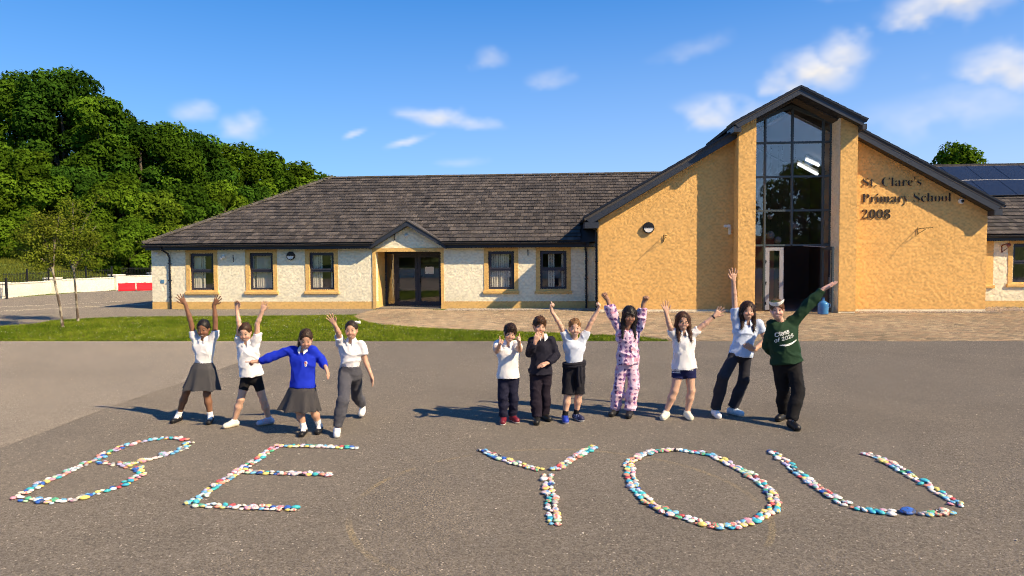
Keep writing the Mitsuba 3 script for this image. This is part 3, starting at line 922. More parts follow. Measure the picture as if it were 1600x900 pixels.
# the door: left leaf shut, right leaf swung out
k = leaf(SCHOOL, 'door', 6.19, 6.86, .05, 2.38, GL, 'frame_light', .15, hinge=6.20)
k = numbered(f'{SCHOOL}__door')
lo = MB()
fr = sbox(-1.02, GL - .09, .05, 2.38)
fr = fr.difference(sbox(-1.02 + .11, GL - .20, .2, 2.26))
f_ = trimesh.creation.extrude_polygon(fr, .06, engine='earcut')
vv_ = np.array(f_.vertices)
lo.raw(np.stack([8.19 + vv_[:, 2], vv_[:, 0], vv_[:, 1]], 1), f_.faces)
lo.build('frame', 'mullion', k, tr=BW)
MB().raw([[8.22, -.92, .2], [8.22, GL - .19, .2], [8.22, GL - .19, 2.27], [8.22, -.92, 2.27]], [[0, 1, 2, 3]]).build('pane', 'pane_clear', k, tr=BW)
MB().box(8.13, 8.188, -.86, -.82, .95, 1.30).build('handle', 'steel', k, tr=BW)
MB().tube([[7.55, GL - .1, 2.43], [7.9, -.1, 2.40], [8.19, -.35, 2.37]], .014, 6).build('closer', 'frame_light', k, tr=BW)
# entrance hall behind the glass
m = MB()
MB().extrude(Polygon([(4.2, 0), (10, 0), (10, 5.7), (7.07, 7.3), (4.2, 5.7)]), 7.0, 7.1).build('hall_wall', 'interior_dark', SCHOOL, tr=BW)
MB().box(4.1, 4.2, .36, 7.1, 0, 5.7).build('hall_wall', 'interior_dark', SCHOOL, tr=BW)
MB().box(10.0, 10.1, .36, 7.1, 0, 5.7).build('hall_wall', 'interior_dark', SCHOOL, tr=BW)
MB().box(4.2, 7.6, 4.1, 4.2, 0, 2.9).build('hall_partition', 'interior_maroon', SCHOOL, tr=BW)
MB().box(4.2, 10.0, .36, 7.0, -.02, .02).build('hall_floor', 'interior_dark', SCHOOL, tr=BW)
MB().extrude(Polygon([(4.15, 5.72), (7.07, 7.32), (10.05, 5.72), (10.05, 5.8), (7.07, 7.42), (4.15, 5.8)]), .4, 7.0).build('hall_ceiling', 'interior_pale', SCHOOL, tr=BW)
# ------------------------------------------------------------------ right wing with solar panels
VR, VRE, EZR = 2.2, 1.8, 2.80
w = sbox(13.96, 24, .24, 2.66)
w = w.difference(sbox(16.15, 17.1, .9, 2.5))
roughcast(MB().extrude(w, VR, VR + .3).build('cream_wall', 'cream_roughcast', SCHOOL, tr=BW), w.intersection(sbox(13.96, 19, 0, 3)), VR, .011)
MB().box(13.96, 24, VR - .015, VR + .28, -.1, .24).build('plinth', 'smooth_yellow', SCHOOL, tr=BW)
window(15.97, 17.3, VR, .84, 2.60, ((.0, .62),), 21)
m = MB()
m.box(14.4, 15.42, VR - .035, VR + .0, .80, 2.60)
m.build('surround', 'smooth_yellow', SCHOOL, tr=BW)
MB().cbox(14.4, 15.47, VR - .10, VR, .745, .86, .012).build('sill', 'smooth_yellow', SCHOOL, tr=BW)
WROOF = f'{SCHOOL}__solar_roof'
_used.add(WROOF)
ftr = Polygon([(13.0, 0), (24.6, 0), (24.6, 6.3 * SLEN), (13.0, 6.3 * SLEN)])
ftr = ftr.difference(Polygon([(14.38, -1), (14.38, (3.75 - EZR) / SL * SLEN), (9, 9), (9, -1)]))
rest = MB()
trt = tile_field(V3(0, VRE, EZR + .02), V3(1, 0, 0), up_f, ftr, seed=9)
trt.sort(key=lambda t: (t[3], abs(t[4][0] - 15.5)))
n_ind = 0
for v, f, c, row, ctr in trt:
    if row < 9 and 14 < ctr[0] < 17.6:
        MB().raw(v, f, c).build('tile', 'roof_tile', WROOF, tr=BW, color=True)
        n_ind += 1
    else:
        rest.raw(v, f, c)
lab(rest.build('tile', 'roof_tile', WROOF, tr=BW, color=True), kind='stuff')
m = MB()
m.raw([[13.9, VRE, EZR - .02], [24.6, VRE, EZR - .02], [24.6, VRE + 6.3, EZR + SL * 6.3 - .03], [13.9, VRE + 6.3, EZR + SL * 6.3 - .03], [13.9, VRE + 12.6, EZR], [24.6, VRE + 12.6, EZR]], [[0, 1, 2, 3], [3, 2, 5, 4]])
m.build('slab', 'ridge_tile', WROOF, tr=BW)
m = MB()
for i in range(27):
    m.box(13.4 + .42 * i, 13.4 + .42 * i + .41, VRE + 6.2, VRE + 6.42, EZR + SL * 6.3 - .02, EZR + SL * 6.3 + .07)
m.build('ridge', 'ridge_tile', WROOF, tr=BW)
m = MB()
m.box(13.97, 24.6, VRE + .06, VRE + .085, EZR - .22, EZR - .0)
m.build('fascia', 'fascia', SCHOOL, tr=BW)
m = MB()
gutter(m, [14.3, VRE - .005, EZR - .03], [24.6, VRE - .005, EZR - .03], V3(0, 1, 0))
m.build('gutter', 'fascia', SCHOOL, tr=BW)
MB().box(13.97, 24.6, VRE + .086, VR, EZR - .22, EZR - .2).build('soffit', 'fascia', SCHOOL, tr=BW)
nrm = np.cross(V3(1, 0, 0), up_f)
SO = V3(0, VRE, EZR + .02) + nrm * .11
ROWN = ['lower', 'upper']
PANELN = 0
for row, s0 in enumerate((3.02 * SLEN, 4.50 * SLEN)):
    for i in range(6):
        a = 14.35 + (.0 if row == 0 else -.62 + .0) + i * 1.155 + (0.02 if row else 0)
        k = thing('solar_panel', None, 'solar panel', None)
        cor = lambda x, s, h=0: SO + V3(x, 0, 0) + up_f * s + nrm * h
        L_ = 1.62 * .99
        v = [cor(a, s0), cor(a + 1.13, s0), cor(a + 1.13, s0 + L_), cor(a, s0 + L_)]
        fr = MB()
        for (p, q, w_) in ((0, 1, 0), (1, 2, 1), (2, 3, 0), (3, 0, 1)):
            fr.tube([v[p] + nrm * .0, v[q] + nrm * .0], .017, 4)
        fr.build('frame', 'solar_frame', k, tr=BW)
        MB().raw([p + nrm * .012 for p in v] + [p - nrm * .014 for p in v], [[0, 1, 2, 3], [7, 6, 5, 4], [0, 4, 5, 1], [1, 5, 6, 2], [2, 6, 7, 3], [3, 7, 4, 0]]).build('glass', 'solar_glass', k, tr=BW)
        nth = ['first', 'second', 'third', 'fourth', 'fifth', 'sixth'][i]
        lab(k, f'dark blue solar panel, {nth} from the yellow gable in the {ROWN[row]} row', 'solar panel', 'solar panels on the right roof')
MB().tube([SO + V3(14.0, 0, 0) + up_f * (4.46 * SLEN + .01) + nrm * .01, SO + V3(21.5, 0, 0) + up_f * (4.46 * SLEN + .01) + nrm * .01], .016, 5).build('panel_rail', 'solar_rail', SCHOOL, tr=BW)
GLYPHS = {  # outlines of a plain serif face, capitals 80 units tall
 'S': (70,[[[[8,29],[12,28],[17,12],[23,6],[31,3],[38,3],[46,6],[50,14],[49,22],[43,28],[19,40],[12,47],[9,54],[9,66],[13,75],[18,80],[24,83],[39,84],[54,80],[57,84],[61,84],[61,58],[57,58],[54,68],[47,76],[39,80],[31,80],[26,78],[22,74],[21,69],[23,62],[27,58],[51,47],[61,38],[64,31],[64,18],[59,8],[53,3],[41,-1],[28,-1],[15,3],[12,2],[11,-1],[8,-1]]]]),
 't': (41,[[[[4,51],[4,56],[18,69],[23,77],[26,77],[26,57],[37,57],[37,51],[26,50],[26,10],[28,8],[32,8],[37,14],[39,13],[38,8],[33,2],[26,-1],[17,-1],[10,4],[9,50]]]]),
 '.': (32,[[[[9,11],[13,15],[21,14],[23,12],[23,2],[19,-1],[11,0],[9,3]]]]),
 'C': (84,[[[[5,33],[5,51],[7,59],[13,70],[20,77],[31,83],[39,85],[52,85],[66,80],[72,80],[75,85],[78,85],[78,57],[74,58],[68,71],[60,78],[51,81],[44,81],[36,78],[31,72],[26,54],[26,31],[29,18],[32,13],[41,6],[54,5],[67,10],[77,20],[80,16],[69,5],[53,-1],[39,-1],[28,2],[13,14],[7,25]]]]),
 'l': (36,[[[[3,0],[3,3],[7,3],[9,6],[9,76],[7,79],[4,79],[4,82],[26,82],[27,6],[29,3],[32,3],[32,0]]]]),
 'a': (61,[[[[4,17],[6,21],[13,27],[36,36],[35,50],[29,54],[23,54],[19,52],[19,48],[22,45],[22,40],[19,36],[9,36],[6,40],[6,47],[9,52],[22,58],[41,57],[49,52],[52,46],[52,10],[53,7],[58,8],[59,5],[57,3],[49,-1],[42,-1],[37,2],[35,6],[26,0],[13,-1],[7,2],[5,5]],[[21,18],[22,9],[26,7],[29,7],[35,11],[36,31],[28,29],[23,24]]]]),
 'r': (51,[[[[3,0],[3,3],[7,3],[9,6],[9,50],[7,53],[4,53],[4,56],[26,56],[27,48],[36,56],[48,56],[52,50],[51,43],[49,41],[41,40],[37,46],[33,47],[27,39],[27,7],[30,3],[35,3],[35,0]]]]),
 'e': (54,[[[[4,20],[4,38],[8,47],[13,53],[23,58],[33,58],[39,56],[46,50],[50,41],[51,30],[21,29],[22,18],[27,10],[32,8],[39,8],[45,11],[47,15],[50,14],[50,11],[47,7],[41,2],[32,-1],[19,0],[9,8]],[[23,51],[21,35],[36,35],[36,46],[33,53],[26,54]]]]),
 "'": (27,[[[[10,55],[8,86],[19,86],[17,55]]]]),
 's': (51,[[[[6,20],[10,20],[13,10],[19,4],[28,3],[34,7],[34,14],[31,18],[16,25],[9,31],[7,35],[7,46],[13,55],[20,58],[29,58],[35,56],[44,58],[44,40],[41,40],[37,49],[30,54],[23,54],[19,49],[19,44],[23,40],[37,34],[45,26],[46,13],[43,6],[39,2],[32,-1],[23,-1],[15,2],[11,2],[9,-1],[6,-1]]]]),
 'P': (75,[[[[3,0],[3,3],[10,4],[13,9],[13,73],[10,78],[3,79],[3,82],[49,82],[56,81],[65,77],[70,72],[73,65],[73,54],[69,46],[65,42],[56,38],[33,37],[33,7],[38,3],[43,3],[43,0]],[[33,42],[40,41],[47,43],[52,52],[51,71],[46,77],[43,78],[35,78],[33,76]]]]),
 'i': (35,[[[[3,0],[3,3],[7,3],[9,6],[9,50],[7,53],[4,53],[4,56],[27,56],[27,6],[29,3],[32,3],[32,0]]],[[[9,71],[10,79],[15,83],[23,82],[27,77],[26,69],[21,65],[13,66]]]]),
 'm': (99,[[[[3,0],[3,3],[9,6],[9,50],[3,53],[3,56],[26,56],[27,49],[36,57],[46,58],[52,56],[58,49],[68,57],[78,58],[85,55],[88,51],[90,45],[90,7],[91,4],[96,3],[96,0],[67,0],[67,3],[72,4],[73,7],[73,44],[69,49],[61,47],[58,42],[58,7],[59,4],[64,3],[64,0],[36,0],[36,3],[39,3],[41,6],[41,45],[37,49],[29,47],[26,42],[26,8],[29,3],[32,3],[32,0]]]]),
 'y': (54,[[[[-1,-19],[-1,-12],[4,-7],[11,-8],[13,-10],[13,-17],[18,-17],[25,-2],[6,48],[2,53],[-1,53],[-1,56],[29,56],[29,53],[23,52],[23,48],[33,23],[35,25],[42,46],[42,52],[36,53],[36,56],[54,56],[54,53],[51,53],[47,47],[30,-3],[23,-18],[14,-25],[6,-25]]]]),
 'c': (52,[[[[3,27],[7,44],[16,54],[22,57],[37,58],[43,56],[49,50],[49,41],[48,39],[43,37],[36,40],[35,52],[32,54],[27,54],[23,51],[20,41],[21,22],[23,16],[28,10],[33,8],[40,8],[48,14],[51,12],[43,3],[37,0],[23,-1],[14,3],[6,13]]]]),
 'h': (68,[[[[3,0],[3,3],[9,6],[9,76],[7,79],[3,79],[3,82],[26,82],[26,49],[36,57],[47,58],[54,55],[58,49],[59,7],[60,4],[65,3],[65,0],[36,0],[36,3],[41,4],[42,7],[42,44],[38,49],[31,48],[26,41],[26,9],[29,3],[32,3],[32,0]]]]),
 'o': (60,[[[[4,19],[4,38],[8,47],[15,54],[25,58],[35,58],[45,54],[52,47],[56,38],[56,19],[52,10],[42,1],[35,-1],[25,-1],[15,3],[8,10]],[[22,49],[22,9],[25,4],[33,3],[37,6],[39,14],[39,43],[36,53],[32,55],[25,54]]]]),
 '2': (67,[[[[4,0],[4,12],[32,41],[38,51],[40,59],[40,73],[36,79],[29,80],[24,78],[21,71],[20,59],[15,59],[9,61],[5,66],[5,75],[7,79],[16,85],[24,87],[39,87],[49,84],[55,79],[58,74],[59,66],[57,57],[47,43],[17,14],[47,13],[52,17],[54,25],[62,25],[61,0]]]]),
 '0': (67,[[[[4,34],[4,53],[6,65],[10,75],[17,83],[28,87],[40,87],[48,84],[54,79],[58,73],[62,60],[63,33],[60,18],[52,5],[46,1],[39,-1],[28,-1],[19,2],[12,8],[8,15]],[[24,67],[25,14],[29,8],[36,7],[41,11],[44,25],[44,61],[42,73],[35,79],[31,79],[27,76]]]]),
 '8': (67,[[[[4,16],[5,31],[9,36],[20,43],[10,52],[7,58],[6,68],[9,77],[15,83],[27,87],[41,87],[52,83],[58,76],[60,63],[58,57],[45,46],[54,41],[62,32],[63,16],[59,8],[49,1],[40,-1],[26,-1],[12,4],[7,9]],[[21,16],[23,10],[27,7],[40,7],[46,14],[46,27],[36,36],[28,38],[21,30]],[[23,70],[25,58],[29,54],[34,51],[38,51],[43,56],[45,64],[43,75],[37,80],[28,79]]]]),
}
# ------------------------------------------------------------------ lettering on the yellow wall
SIGN = thing('wall_lettering', "dark raised serif lettering reading St. Clare's Primary School 2008 on the yellow gable wall", 'sign')
for text, z in (("St. Clare's", 4.565), ('Primary School', 3.985), ('2008', 3.40)):
    x = 9.535
    for ch in text:
        if ch == ' ':
            x += 30 * .315 / 80
            continue
        adv, polys = GLYPHS[ch]
        g = shapely.union_all([Polygon(p[0], p[1:]).buffer(-2.6) for p in polys])
        g = affinity.affine_transform(g, [.315 / 80, 0, 0, .315 / 80, x, z])
        MB().extrude(g, -.052, -.024).build('letter', 'letter_bronze', SIGN, tr=BW)
        x += adv * .315 / 80
# the studs that hold the letters off the wall
m = MB()
for z, us in ((4.65, (9.62, 9.85, 10.2, 10.45, 10.7, 11.1)), (4.08, (9.65, 9.95, 10.3, 10.8, 11.6, 12.0, 12.4)), (3.5, (9.65, 9.9, 10.15, 10.4))):
    for u in us:
        m.box(u - .008, u + .008, -.025, .01, z - .008, z + .008)
lab(m.build('stud', 'letter_bronze', SIGN, tr=BW), kind='stuff')


# ------------------------------------------------------------------ fixtures on the walls
def bulkhead(u, v, z, r, label):
    v = v - .018
    k = thing('bulkhead_lamp', label, 'wall lamp', 'round wall lamps')
    a = V3(0, -1, 0)
    MB().lathe([(0.001, 0), (r, 0), (r, .07), (r * .96, .095), (r * .80, .10), (r * .80, .06), (.001, .06)], (u, v, z), a, 24).build('casing', 'black_paint', k, smooth=35, tr=BW)
    q, n = [], 14
    half = Polygon([(u + r * .80 * math.cos(t), z + r * .80 * math.sin(t)) for t in np.linspace(math.pi, 2 * math.pi, n)])
    MB().extrude(half, v - .105, v - .058).build('diffuser', 'lamp_white', k, tr=BW)
    MB().extrude(Polygon([(u - r * .82, z), (u + r * .82, z), (u + r * .75, z + r * .35), (u + r * .4, z + r * .74), (u - r * .4, z + r * .74), (u - r * .75, z + r * .35)]), v - .125, v - .06).build('hood', 'black_paint', k, tr=BW)


bulkhead(1.86, 0, 3.145, .215, 'round black wall lamp with a white lower half on the yellow gable wall')
bulkhead(-12.53, VL, 2.19, .175, 'round black wall lamp with a white lower half between windows of the cream wing')


def hook(u, v, z, d, r, label, run=0.0):
    v = v - .032
    k = thing('wall_bracket', label, 'bracket', 'small wall brackets')
    MB().cbox(u - .014, u + .014, v - .02, v, z - .13, z + .13, .004).build('plate', 'rust' if r else 'black_paint', k, tr=BW)
    m = MB().tube([[u, v - .01, z + .08], [u + run * .4, v - d * .6, z + .10], [u + run, v - d, z + .10]], .013, 6)
    m.tube([[u, v - .01, z - .1], [u + run * .5, v - d * .55, z + .06]], .010, 6)
    m.build('arm', 'rust' if r else 'black_paint', k, tr=BW)


hook(2.42, 0, 2.74, .55, False, 'thin dark bracket on the yellow wall beside the round lamp', .05)
hook(11.53, 0, 2.93, .60, False, 'thin dark bracket on the yellow wall below the lettering', .24)
hook(-14.99, VL, 2.10, .05, False, 'small dark bracket on the cream wall between the two leftmost windows')
hook(-2.745, VL, 2.24, .10, False, 'small dark bracket on the cream wall between the two windows right of the porch')
hook(-8.17, VL, 2.93, .08, False, 'small dark bracket under the porch gable apex')
k = thing('hose_bracket', 'rusty red bracket on the cream wall of the right wing', 'bracket')
m = MB().tube([[15.72, VR - .03, 2.12], [15.72, VR - .03, 2.40]], .018, 6).tube([[15.72, VR - .03, 2.40], [15.80, VR - .2, 2.46], [15.93, VR - .22, 2.40]], .022, 6).tube([[15.72, VR - .03, 2.14], [15.90, VR - .2, 2.36]], .014, 6)
m.build('arm', 'rust', k, tr=BW)
MB().lathe([(.001, 0), (.075, 0), (.075, .05), (.001, .05)], (15.86, VR - .2, 2.42), (0, -1, .2), 14).build('head', 'rust', k, smooth=35, tr=BW)

# cameras and floodlights
k = thing('security_light', 'white twin spotlight on the cream wall right of the first window', 'security light')
MB().cbox(-15.46, -15.36, VL - .05, VL, 2.10, 2.24, .01).build('base', 'lamp_white', k, tr=BW)
for du, dz in ((-.10, -.03), (.07, .03)):
    MB().lathe([(.001, 0), (.055, 0), (.065, .12), (.05, .13), (.001, .125)], (-15.41 + du * .5, VL - .06, 2.17 + dz), (du * 3, -1, -.35), 16).build('spotlight', 'lamp_white', k, smooth=35, tr=BW)
k = thing('security_camera', 'white dome camera in the cream porch gable', 'security camera')
MB().lathe([(.001, 0), (.075, 0), (.075, .05), (.06, .09), (.035, .12), (.001, .13)], (-7.69, VL, 2.99), (0, -1, -.1), 18).build('housing', 'lamp_white', k, smooth=35, tr=BW)
k = thing('security_camera', 'white dome camera on the yellow wall right of the lettering', 'security camera')
MB().lathe([(.001, 0), (.10, 0), (.10, .05), (.085, .08), (.001, .085)], (13.02, 0, 3.99), (0, -1, 0), 20).build('housing', 'lamp_white', k, smooth=35, tr=BW)
MB().lathe([(.05, .0), (.045, .035), (.025, .055), (.001, .06)], (13.04, -.08, 3.99), (0.2, -1, 0), 14).build('lens', 'black_paint', k, smooth=35, tr=BW)
k = thing('alarm_sensor', 'white sensor box with a drooping arm on the yellow wall left of the pilaster', 'sensor')
MB().cbox(4.62, 4.86, -.09, 0, 3.13, 3.23, .015).build('box', 'lamp_white', k, tr=BW)
MB().cbox(4.78, 4.88, -.13, -.005, 2.86, 3.125, .02).build('detector', 'smooth_cream', k, tr=BW)
k = thing('alarm_sensor', 'tiny white sensor under the eaves at the left corner of the cream wing', 'sensor')
MB().cbox(-18.36, -18.24, VL - .08, VL, 2.27, 2.40, .015).build('box', 'lamp_white', k, tr=BW)
k = thing('wall_plaque', 'small blue plaque low on the left corner of the cream wing', 'plaque')
MB().cbox(-18.19, -18.03, VL - .03, VL, 1.08, 1.22, .006).build('plate', 'plaque_blue', k, tr=BW)
scene['plaque_blue'] = pr((.09, .22, .36), .5)


def pipe(pts, label, parent_b=None, mat='fascia'):
    k = thing('downpipe', label, 'downpipe', 'rainwater downpipes')
    MB().tube(pts, .04, 10).build('pipe', mat, k, smooth=40, tr=BW)
    m = MB()
    x, y = pts[-1][0], pts[-1][1]
    for z in (.5, 1.2, 1.9):
        m.box(x - .055, x + .055, y - .05, y + .06, z - .02, z + .02)
    m.build('bracket', mat, k, tr=BW)
    return k


pipe([[-17.92, VE - .0, EZ - .08], [-17.92, VE + .02, EZ - .16], [-17.78, VL - .12, EZ - .34], [-17.74, VL - .065, EZ - .5], [-17.74, VL - .065, .0]], 'dark downpipe with a swan neck near the left corner of the cream wing')
pipe([[-.47, VE + .0, EZ - .08], [-.45, VL - .1, EZ - .25], [-.42, VL - .065, EZ - .4], [-.42, VL - .065, .0]], 'dark downpipe in the corner where the cream wing meets the yellow wing')
pipe([[-.56, .25, 3.40], [-.40, .25, 3.28], [-.085, .25, 3.10], [-.065, .25, 2.9], [-.065, .25, 0.]], 'dark downpipe on the left side of the yellow wing')

# paper snowballs hung inside the entrance glass, and a lit strip light
for i, (u, z, r) in enumerate(((5.86, 4.06, .13), (6.50, 3.55, .10), (6.52, 2.84, .16), (6.80, 2.66, .13), (7.42, 3.18, .14), (6.95, 1.35, .10))):
    k = thing('paper_ball', None, 'decoration')
    lab(k, 'translucent grey paper ball hanging ' + ['behind the narrow left pane of the tall glazing', 'highest of three behind the second column of panes', 'larger of the lower pair behind the glazing', 'smaller of the lower pair behind the glazing', 'behind the third column of panes', 'low behind the open entrance doorway'][i], 'decoration', 'paper decorations')
    b = trimesh.creation.icosphere(2, r)
    vv = np.array(b.vertices)
    vv *= (1 + .06 * np.sin(9 * np.arctan2(vv[:, 1], vv[:, 0])))[:, None]
    MB().raw(vv + [u, GL + .55, z], b.faces).build('ball', 'paper_grey', k, smooth=True, tr=BW)
    MB().tube([[u, GL + .55, z + r], [u, GL + .55, 6.2]], .003, 4).build('string', 'black_paint', k, tr=BW)
scene['paper_grey'] = pr((.16, .155, .175), .9)
LIGHT1, LIGHT2 = [8.514, 5.962, 9.338, 5.494], [8.834, 6.144, 9.386, 5.867]   # u, z of both ends
for u in (7.52, 7.86):
    k = thing('strip_light', 'lit fluorescent strip light inside the hall, ' + ('left' if u < 7.7 else 'right') + ' of two behind the upper glazing', 'ceiling light', 'strip lights in the hall')
    a, b = (V3(LIGHT1[0], 4, LIGHT1[1]), V3(LIGHT1[2], 4, LIGHT1[3])) if u < 7.7 else (V3(LIGHT2[0], 4, LIGHT2[1]), V3(LIGHT2[2], 4, LIGHT2[3]))
    MB().tube([a + [0, .04, .06], b + [0, .04, .06]], .075, 4).build('casing', 'lamp_white', k, tr=BW)
    MB().tube([a + [0, .0, -.05], b + [0, 0, -.05]], .065, 6).build('tube', 'lamp_white', k, tr=BW, emitter={'type': 'area', 'radiance': rgb(.30, .30, .29)})

# water cooler bottle by the open door leaf
WBO = V3(10.98, 25.25, .002)
k = thing('water_bottle', 'big blue water cooler bottle standing by the open entrance door', 'water bottle')
scene['blue_plastic'] = {'type': 'principled', 'base_color': rgb(.05, .30, .70), 'roughness': .15, 'spec_trans': .55, 'eta': 1.35}
prof = [(.001, 0), (.16, 0), (.18, .02), (.18, .11), (.17, .12), (.18, .13), (.18, .22), (.17, .23), (.18, .24), (.18, .35), (.16, .41), (.09, .46), (.045, .48), (.04, .55)]
MB().lathe(prof, WBO, n=26).build('body', 'bottle_blue', k, smooth=40)
MB().lathe([(.045, .53), (.047, .535), (.047, .58), (.001, .585)], WBO, n=18).build('cap', 'bottle_cap', k, smooth=40)
MB().tube([WBO + [.16, -.04, .39], WBO + [.215, -.06, .36], WBO + [.215, -.06, .26], WBO + [.17, -.04, .24]], .014, 8).build('handle', 'bottle_blue', k, smooth=True)
scene['bottle_blue'] = pr((.05, .19, .42), .15, spec=.7)
scene['bottle_cap'] = pr((.02, .09, .28), .35)

# ------------------------------------------------------------------ the white boundary wall with its railing
def wall_run(pts, top, label, faceup=True, post_gap=2.4, sections=True):
    k = thing('boundary_wall', label, 'wall')
    pts = [np.array(p, float) for p in pts]
    rails, pickets = MB(), MB()
    for a, b, h in zip(pts[:-1], pts[1:], top):
        d = unit(b - a)
        n = np.array([-d[1], d[0]])
        L = np.linalg.norm(b - a)
        fr = lambda s, o, z: V3(*(a + d * s + n * o), z)
        def blk(m, s0, s1, o0, o1, z0, z1):
            v = [fr(s, o, z) for s in (s0, s1) for o in (o0, o1) for z in (z0, z1)]
            m.raw(v, [[0, 1, 3, 2], [4, 6, 7, 5], [0, 4, 5, 1], [2, 3, 7, 6], [0, 2, 6, 4], [1, 5, 7, 3]])
        m = MB()
        blk(m, 0, L, -.11, .11, -.25, h)
        m.build('panel', 'white_wall', k)
        m = MB()
        blk(m, .02, L - .02, -.15, .15, h + .001, h + .06)
        m.build('coping', 'white_wall', k)
        m = MB()
        blk(m, L - .32, L + .32, -.32, .32, -.25, h + .16)
        m.build('pier', 'white_wall', k)
        m = MB()
        blk(m, L - .38, L + .38, -.38, .38, h + .161, h + .24)
        m.build('pier_cap', 'white_wall', k)
        for z in (h + .12, h + .52):
            blk(rails, .3, L - .33, -.012, .012, z, z + .025)
        for i in range(int((L - .6) / .12)):
            s = .35 + i * .12
            blk(pickets, s, s + .014, -.007, .007, h + .06, h + .62)
        ns = max(1, round(L / post_gap))
        for i in range(1, ns + 1):
            m = MB()
            s = i * L / ns - (.36 if i == ns else 0)
            blk(m, s - .035, s + .035, -.035, .035, h + .061, h + .80)
            m.build('railing_post', 'black_paint', k)
    rails.build('rail', 'black_paint', k)
    lab(pickets.build('picket', 'black_paint', k), kind='stuff')
    return k


wall_run([(-27.85, 31.5), (-27.85, 38.9), (-27.75, 43.3), (-26.35, 47.75), (-25.1, 50.4), (-22.6, 55.0), (-20.0, 60.0)], [.62, .74, .80, .86, .90, .92], 'white rendered wall with piers and black railing along the car park')
k = thing('gate_post', 'black metal gate post in front of the white wall at the left edge', 'gate post')
MB().cbox(-27.02, -26.92, 38.15, 38.25, -.02, 1.12, .01).build('post', 'black_paint', k)
m = MB()
for z in (.12, .92):
    m.tube([[-26.99, 38.1, z], [-28.6, 37.2, z]], .02, 6)
m.build('rail', 'black_paint', k)
m = MB()
for i in range(10):
    p = V3(-26.99, 38.1, 0) + V3(-1.6, -.9, 0) * (i + .5) / 10
    m.tube([p + [0, 0, .12], p + [0, 0, .92]], .010, 5)
lab(m.build('bar', 'black_paint', k), kind='stuff')
# wall, railing and trees that stand behind the camera and show in the window glass
wall_run([(30, -6.5), (20, -6.5), (10, -6.5), (0, -6.5), (-10, -6.5), (-20, -6.5)], [.80] * 5, 'white rendered wall with black railing reflected in the porch door glass', post_gap=2.5)

# water filled barriers
def barrier(x, y, rot, red, label):
    k = thing('traffic_barrier', label, 'barrier', 'plastic barriers by the white wall')
    c, s = math.cos(rot), math.sin(rot)
    prof = Polygon([(-.22, 0), (.22, 0), (.22, .10), (.10, .24), (.075, .50), (-.075, .50), (-.10, .24), (-.22, .10)])
    L = .98
    m = trimesh.creation.extrude_polygon(prof, L, engine='earcut')
    v = np.array(m.vertices)
    loc = np.stack([v[:, 2] - L / 2, v[:, 0], v[:, 1]], 1)
    tr = lambda p: np.stack([x + c * p[:, 0] - s * p[:, 1], y + s * p[:, 0] + c * p[:, 1], p[:, 2]], 1)
    add('body', (tr(loc), m.faces[:, ::-1]), 'barrier_red' if red else 'barrier_white', k)
    m = MB().box(-.47, -.28, -.24, .24, .02, .09).box(.28, .47, -.24, .24, .02, .09).box(-.07, .07, -.085, .085, .501, .53)
    v, f = m.get()
    add('foot', (tr(v), f), 'barrier_red' if red else 'barrier_white', k)


scene['barrier_red'] = pr((.62, .02, .03), .4)
scene['barrier_white'] = pr((.78, .76, .72), .4)
for i, (x, y, red) in enumerate(((-24.9, 46.3, 1), (-23.95, 46.75, 1), (-23.1, 47.6, 0), (-22.3, 48.5, 1), (-23.3, 48.6, 1))):
    barrier(x, y, .45 if i < 2 else .7, red, ['leftmost red plastic barrier at the foot of the white wall', 'red plastic barrier second from the left by the white wall', 'white plastic barrier next to the corner of the cream wing', 'red plastic barrier partly behind the corner of the cream wing', 'red plastic barrier behind the white one'][i])

# ------------------------------------------------------------------ trees
def leaf_cloud(centres, radii, n, size, cols, seed, up=.35, shell=.55, droop=0.0):
    """leaf sprays through ball-shaped clumps: small folded rhombs"""
    r = np.random.default_rng(seed)
    w = radii ** 2
    w = w / w.sum()
    idx = r.choice(len(centres), n, p=w)
    d = r.normal(size=(n, 3))
    d /= np.linalg.norm(d, axis=1, keepdims=True)
    rad = (shell + (1 - shell) * r.random(n)) ** .8
    rad *= 1 + .35 * (meshkit.noise(d * 2.5 + idx[:, None] * 7.7) - .5)
    p = centres[idx] + d * (radii[idx] * rad)[:, None] * [1, 1, .82]
    nrm = d + r.normal(scale=.55, size=(n, 3)) + [0, 0, up]
    nrm /= np.linalg.norm(nrm, axis=1, keepdims=True)
    t = np.cross(nrm, r.normal(size=(n, 3)))
    t /= np.linalg.norm(t, axis=1, keepdims=True)
    t[:, 2] -= droop
    b = np.cross(nrm, t)
    s = size * r.uniform(.55, 1.35, n)[:, None]
    tip, base = p + t * s, p - t * s * .8
    l, rr = p + b * s * .55 - nrm * s * .18, p - b * s * .55 - nrm * s * .18
    v = np.stack([base, rr, tip, l], 1).reshape(-1, 3)
    q = np.arange(n)[:, None] * 4
    f = np.vstack([q + [0, 1, 2], q + [0, 2, 3]])
    tone = meshkit.fbm(p * .35, 3, seed)[:, None]
    clump = r.uniform(.55, 1.35, len(centres))[idx][:, None]
    c = (np.asarray(cols[0]) * (1 - tone) + np.asarray(cols[1]) * tone) * clump * r.uniform(.7, 1.3, (n, 1))
    return v, f, np.repeat(c, 4, axis=0)


GREENS = [((.020, .060, .007), (.096, .178, .012)), ((.030, .086, .007), (.135, .215, .014)), ((.015, .050, .008), (.064, .138, .012)), ((.042, .100, .007), (.150, .218, .018))]


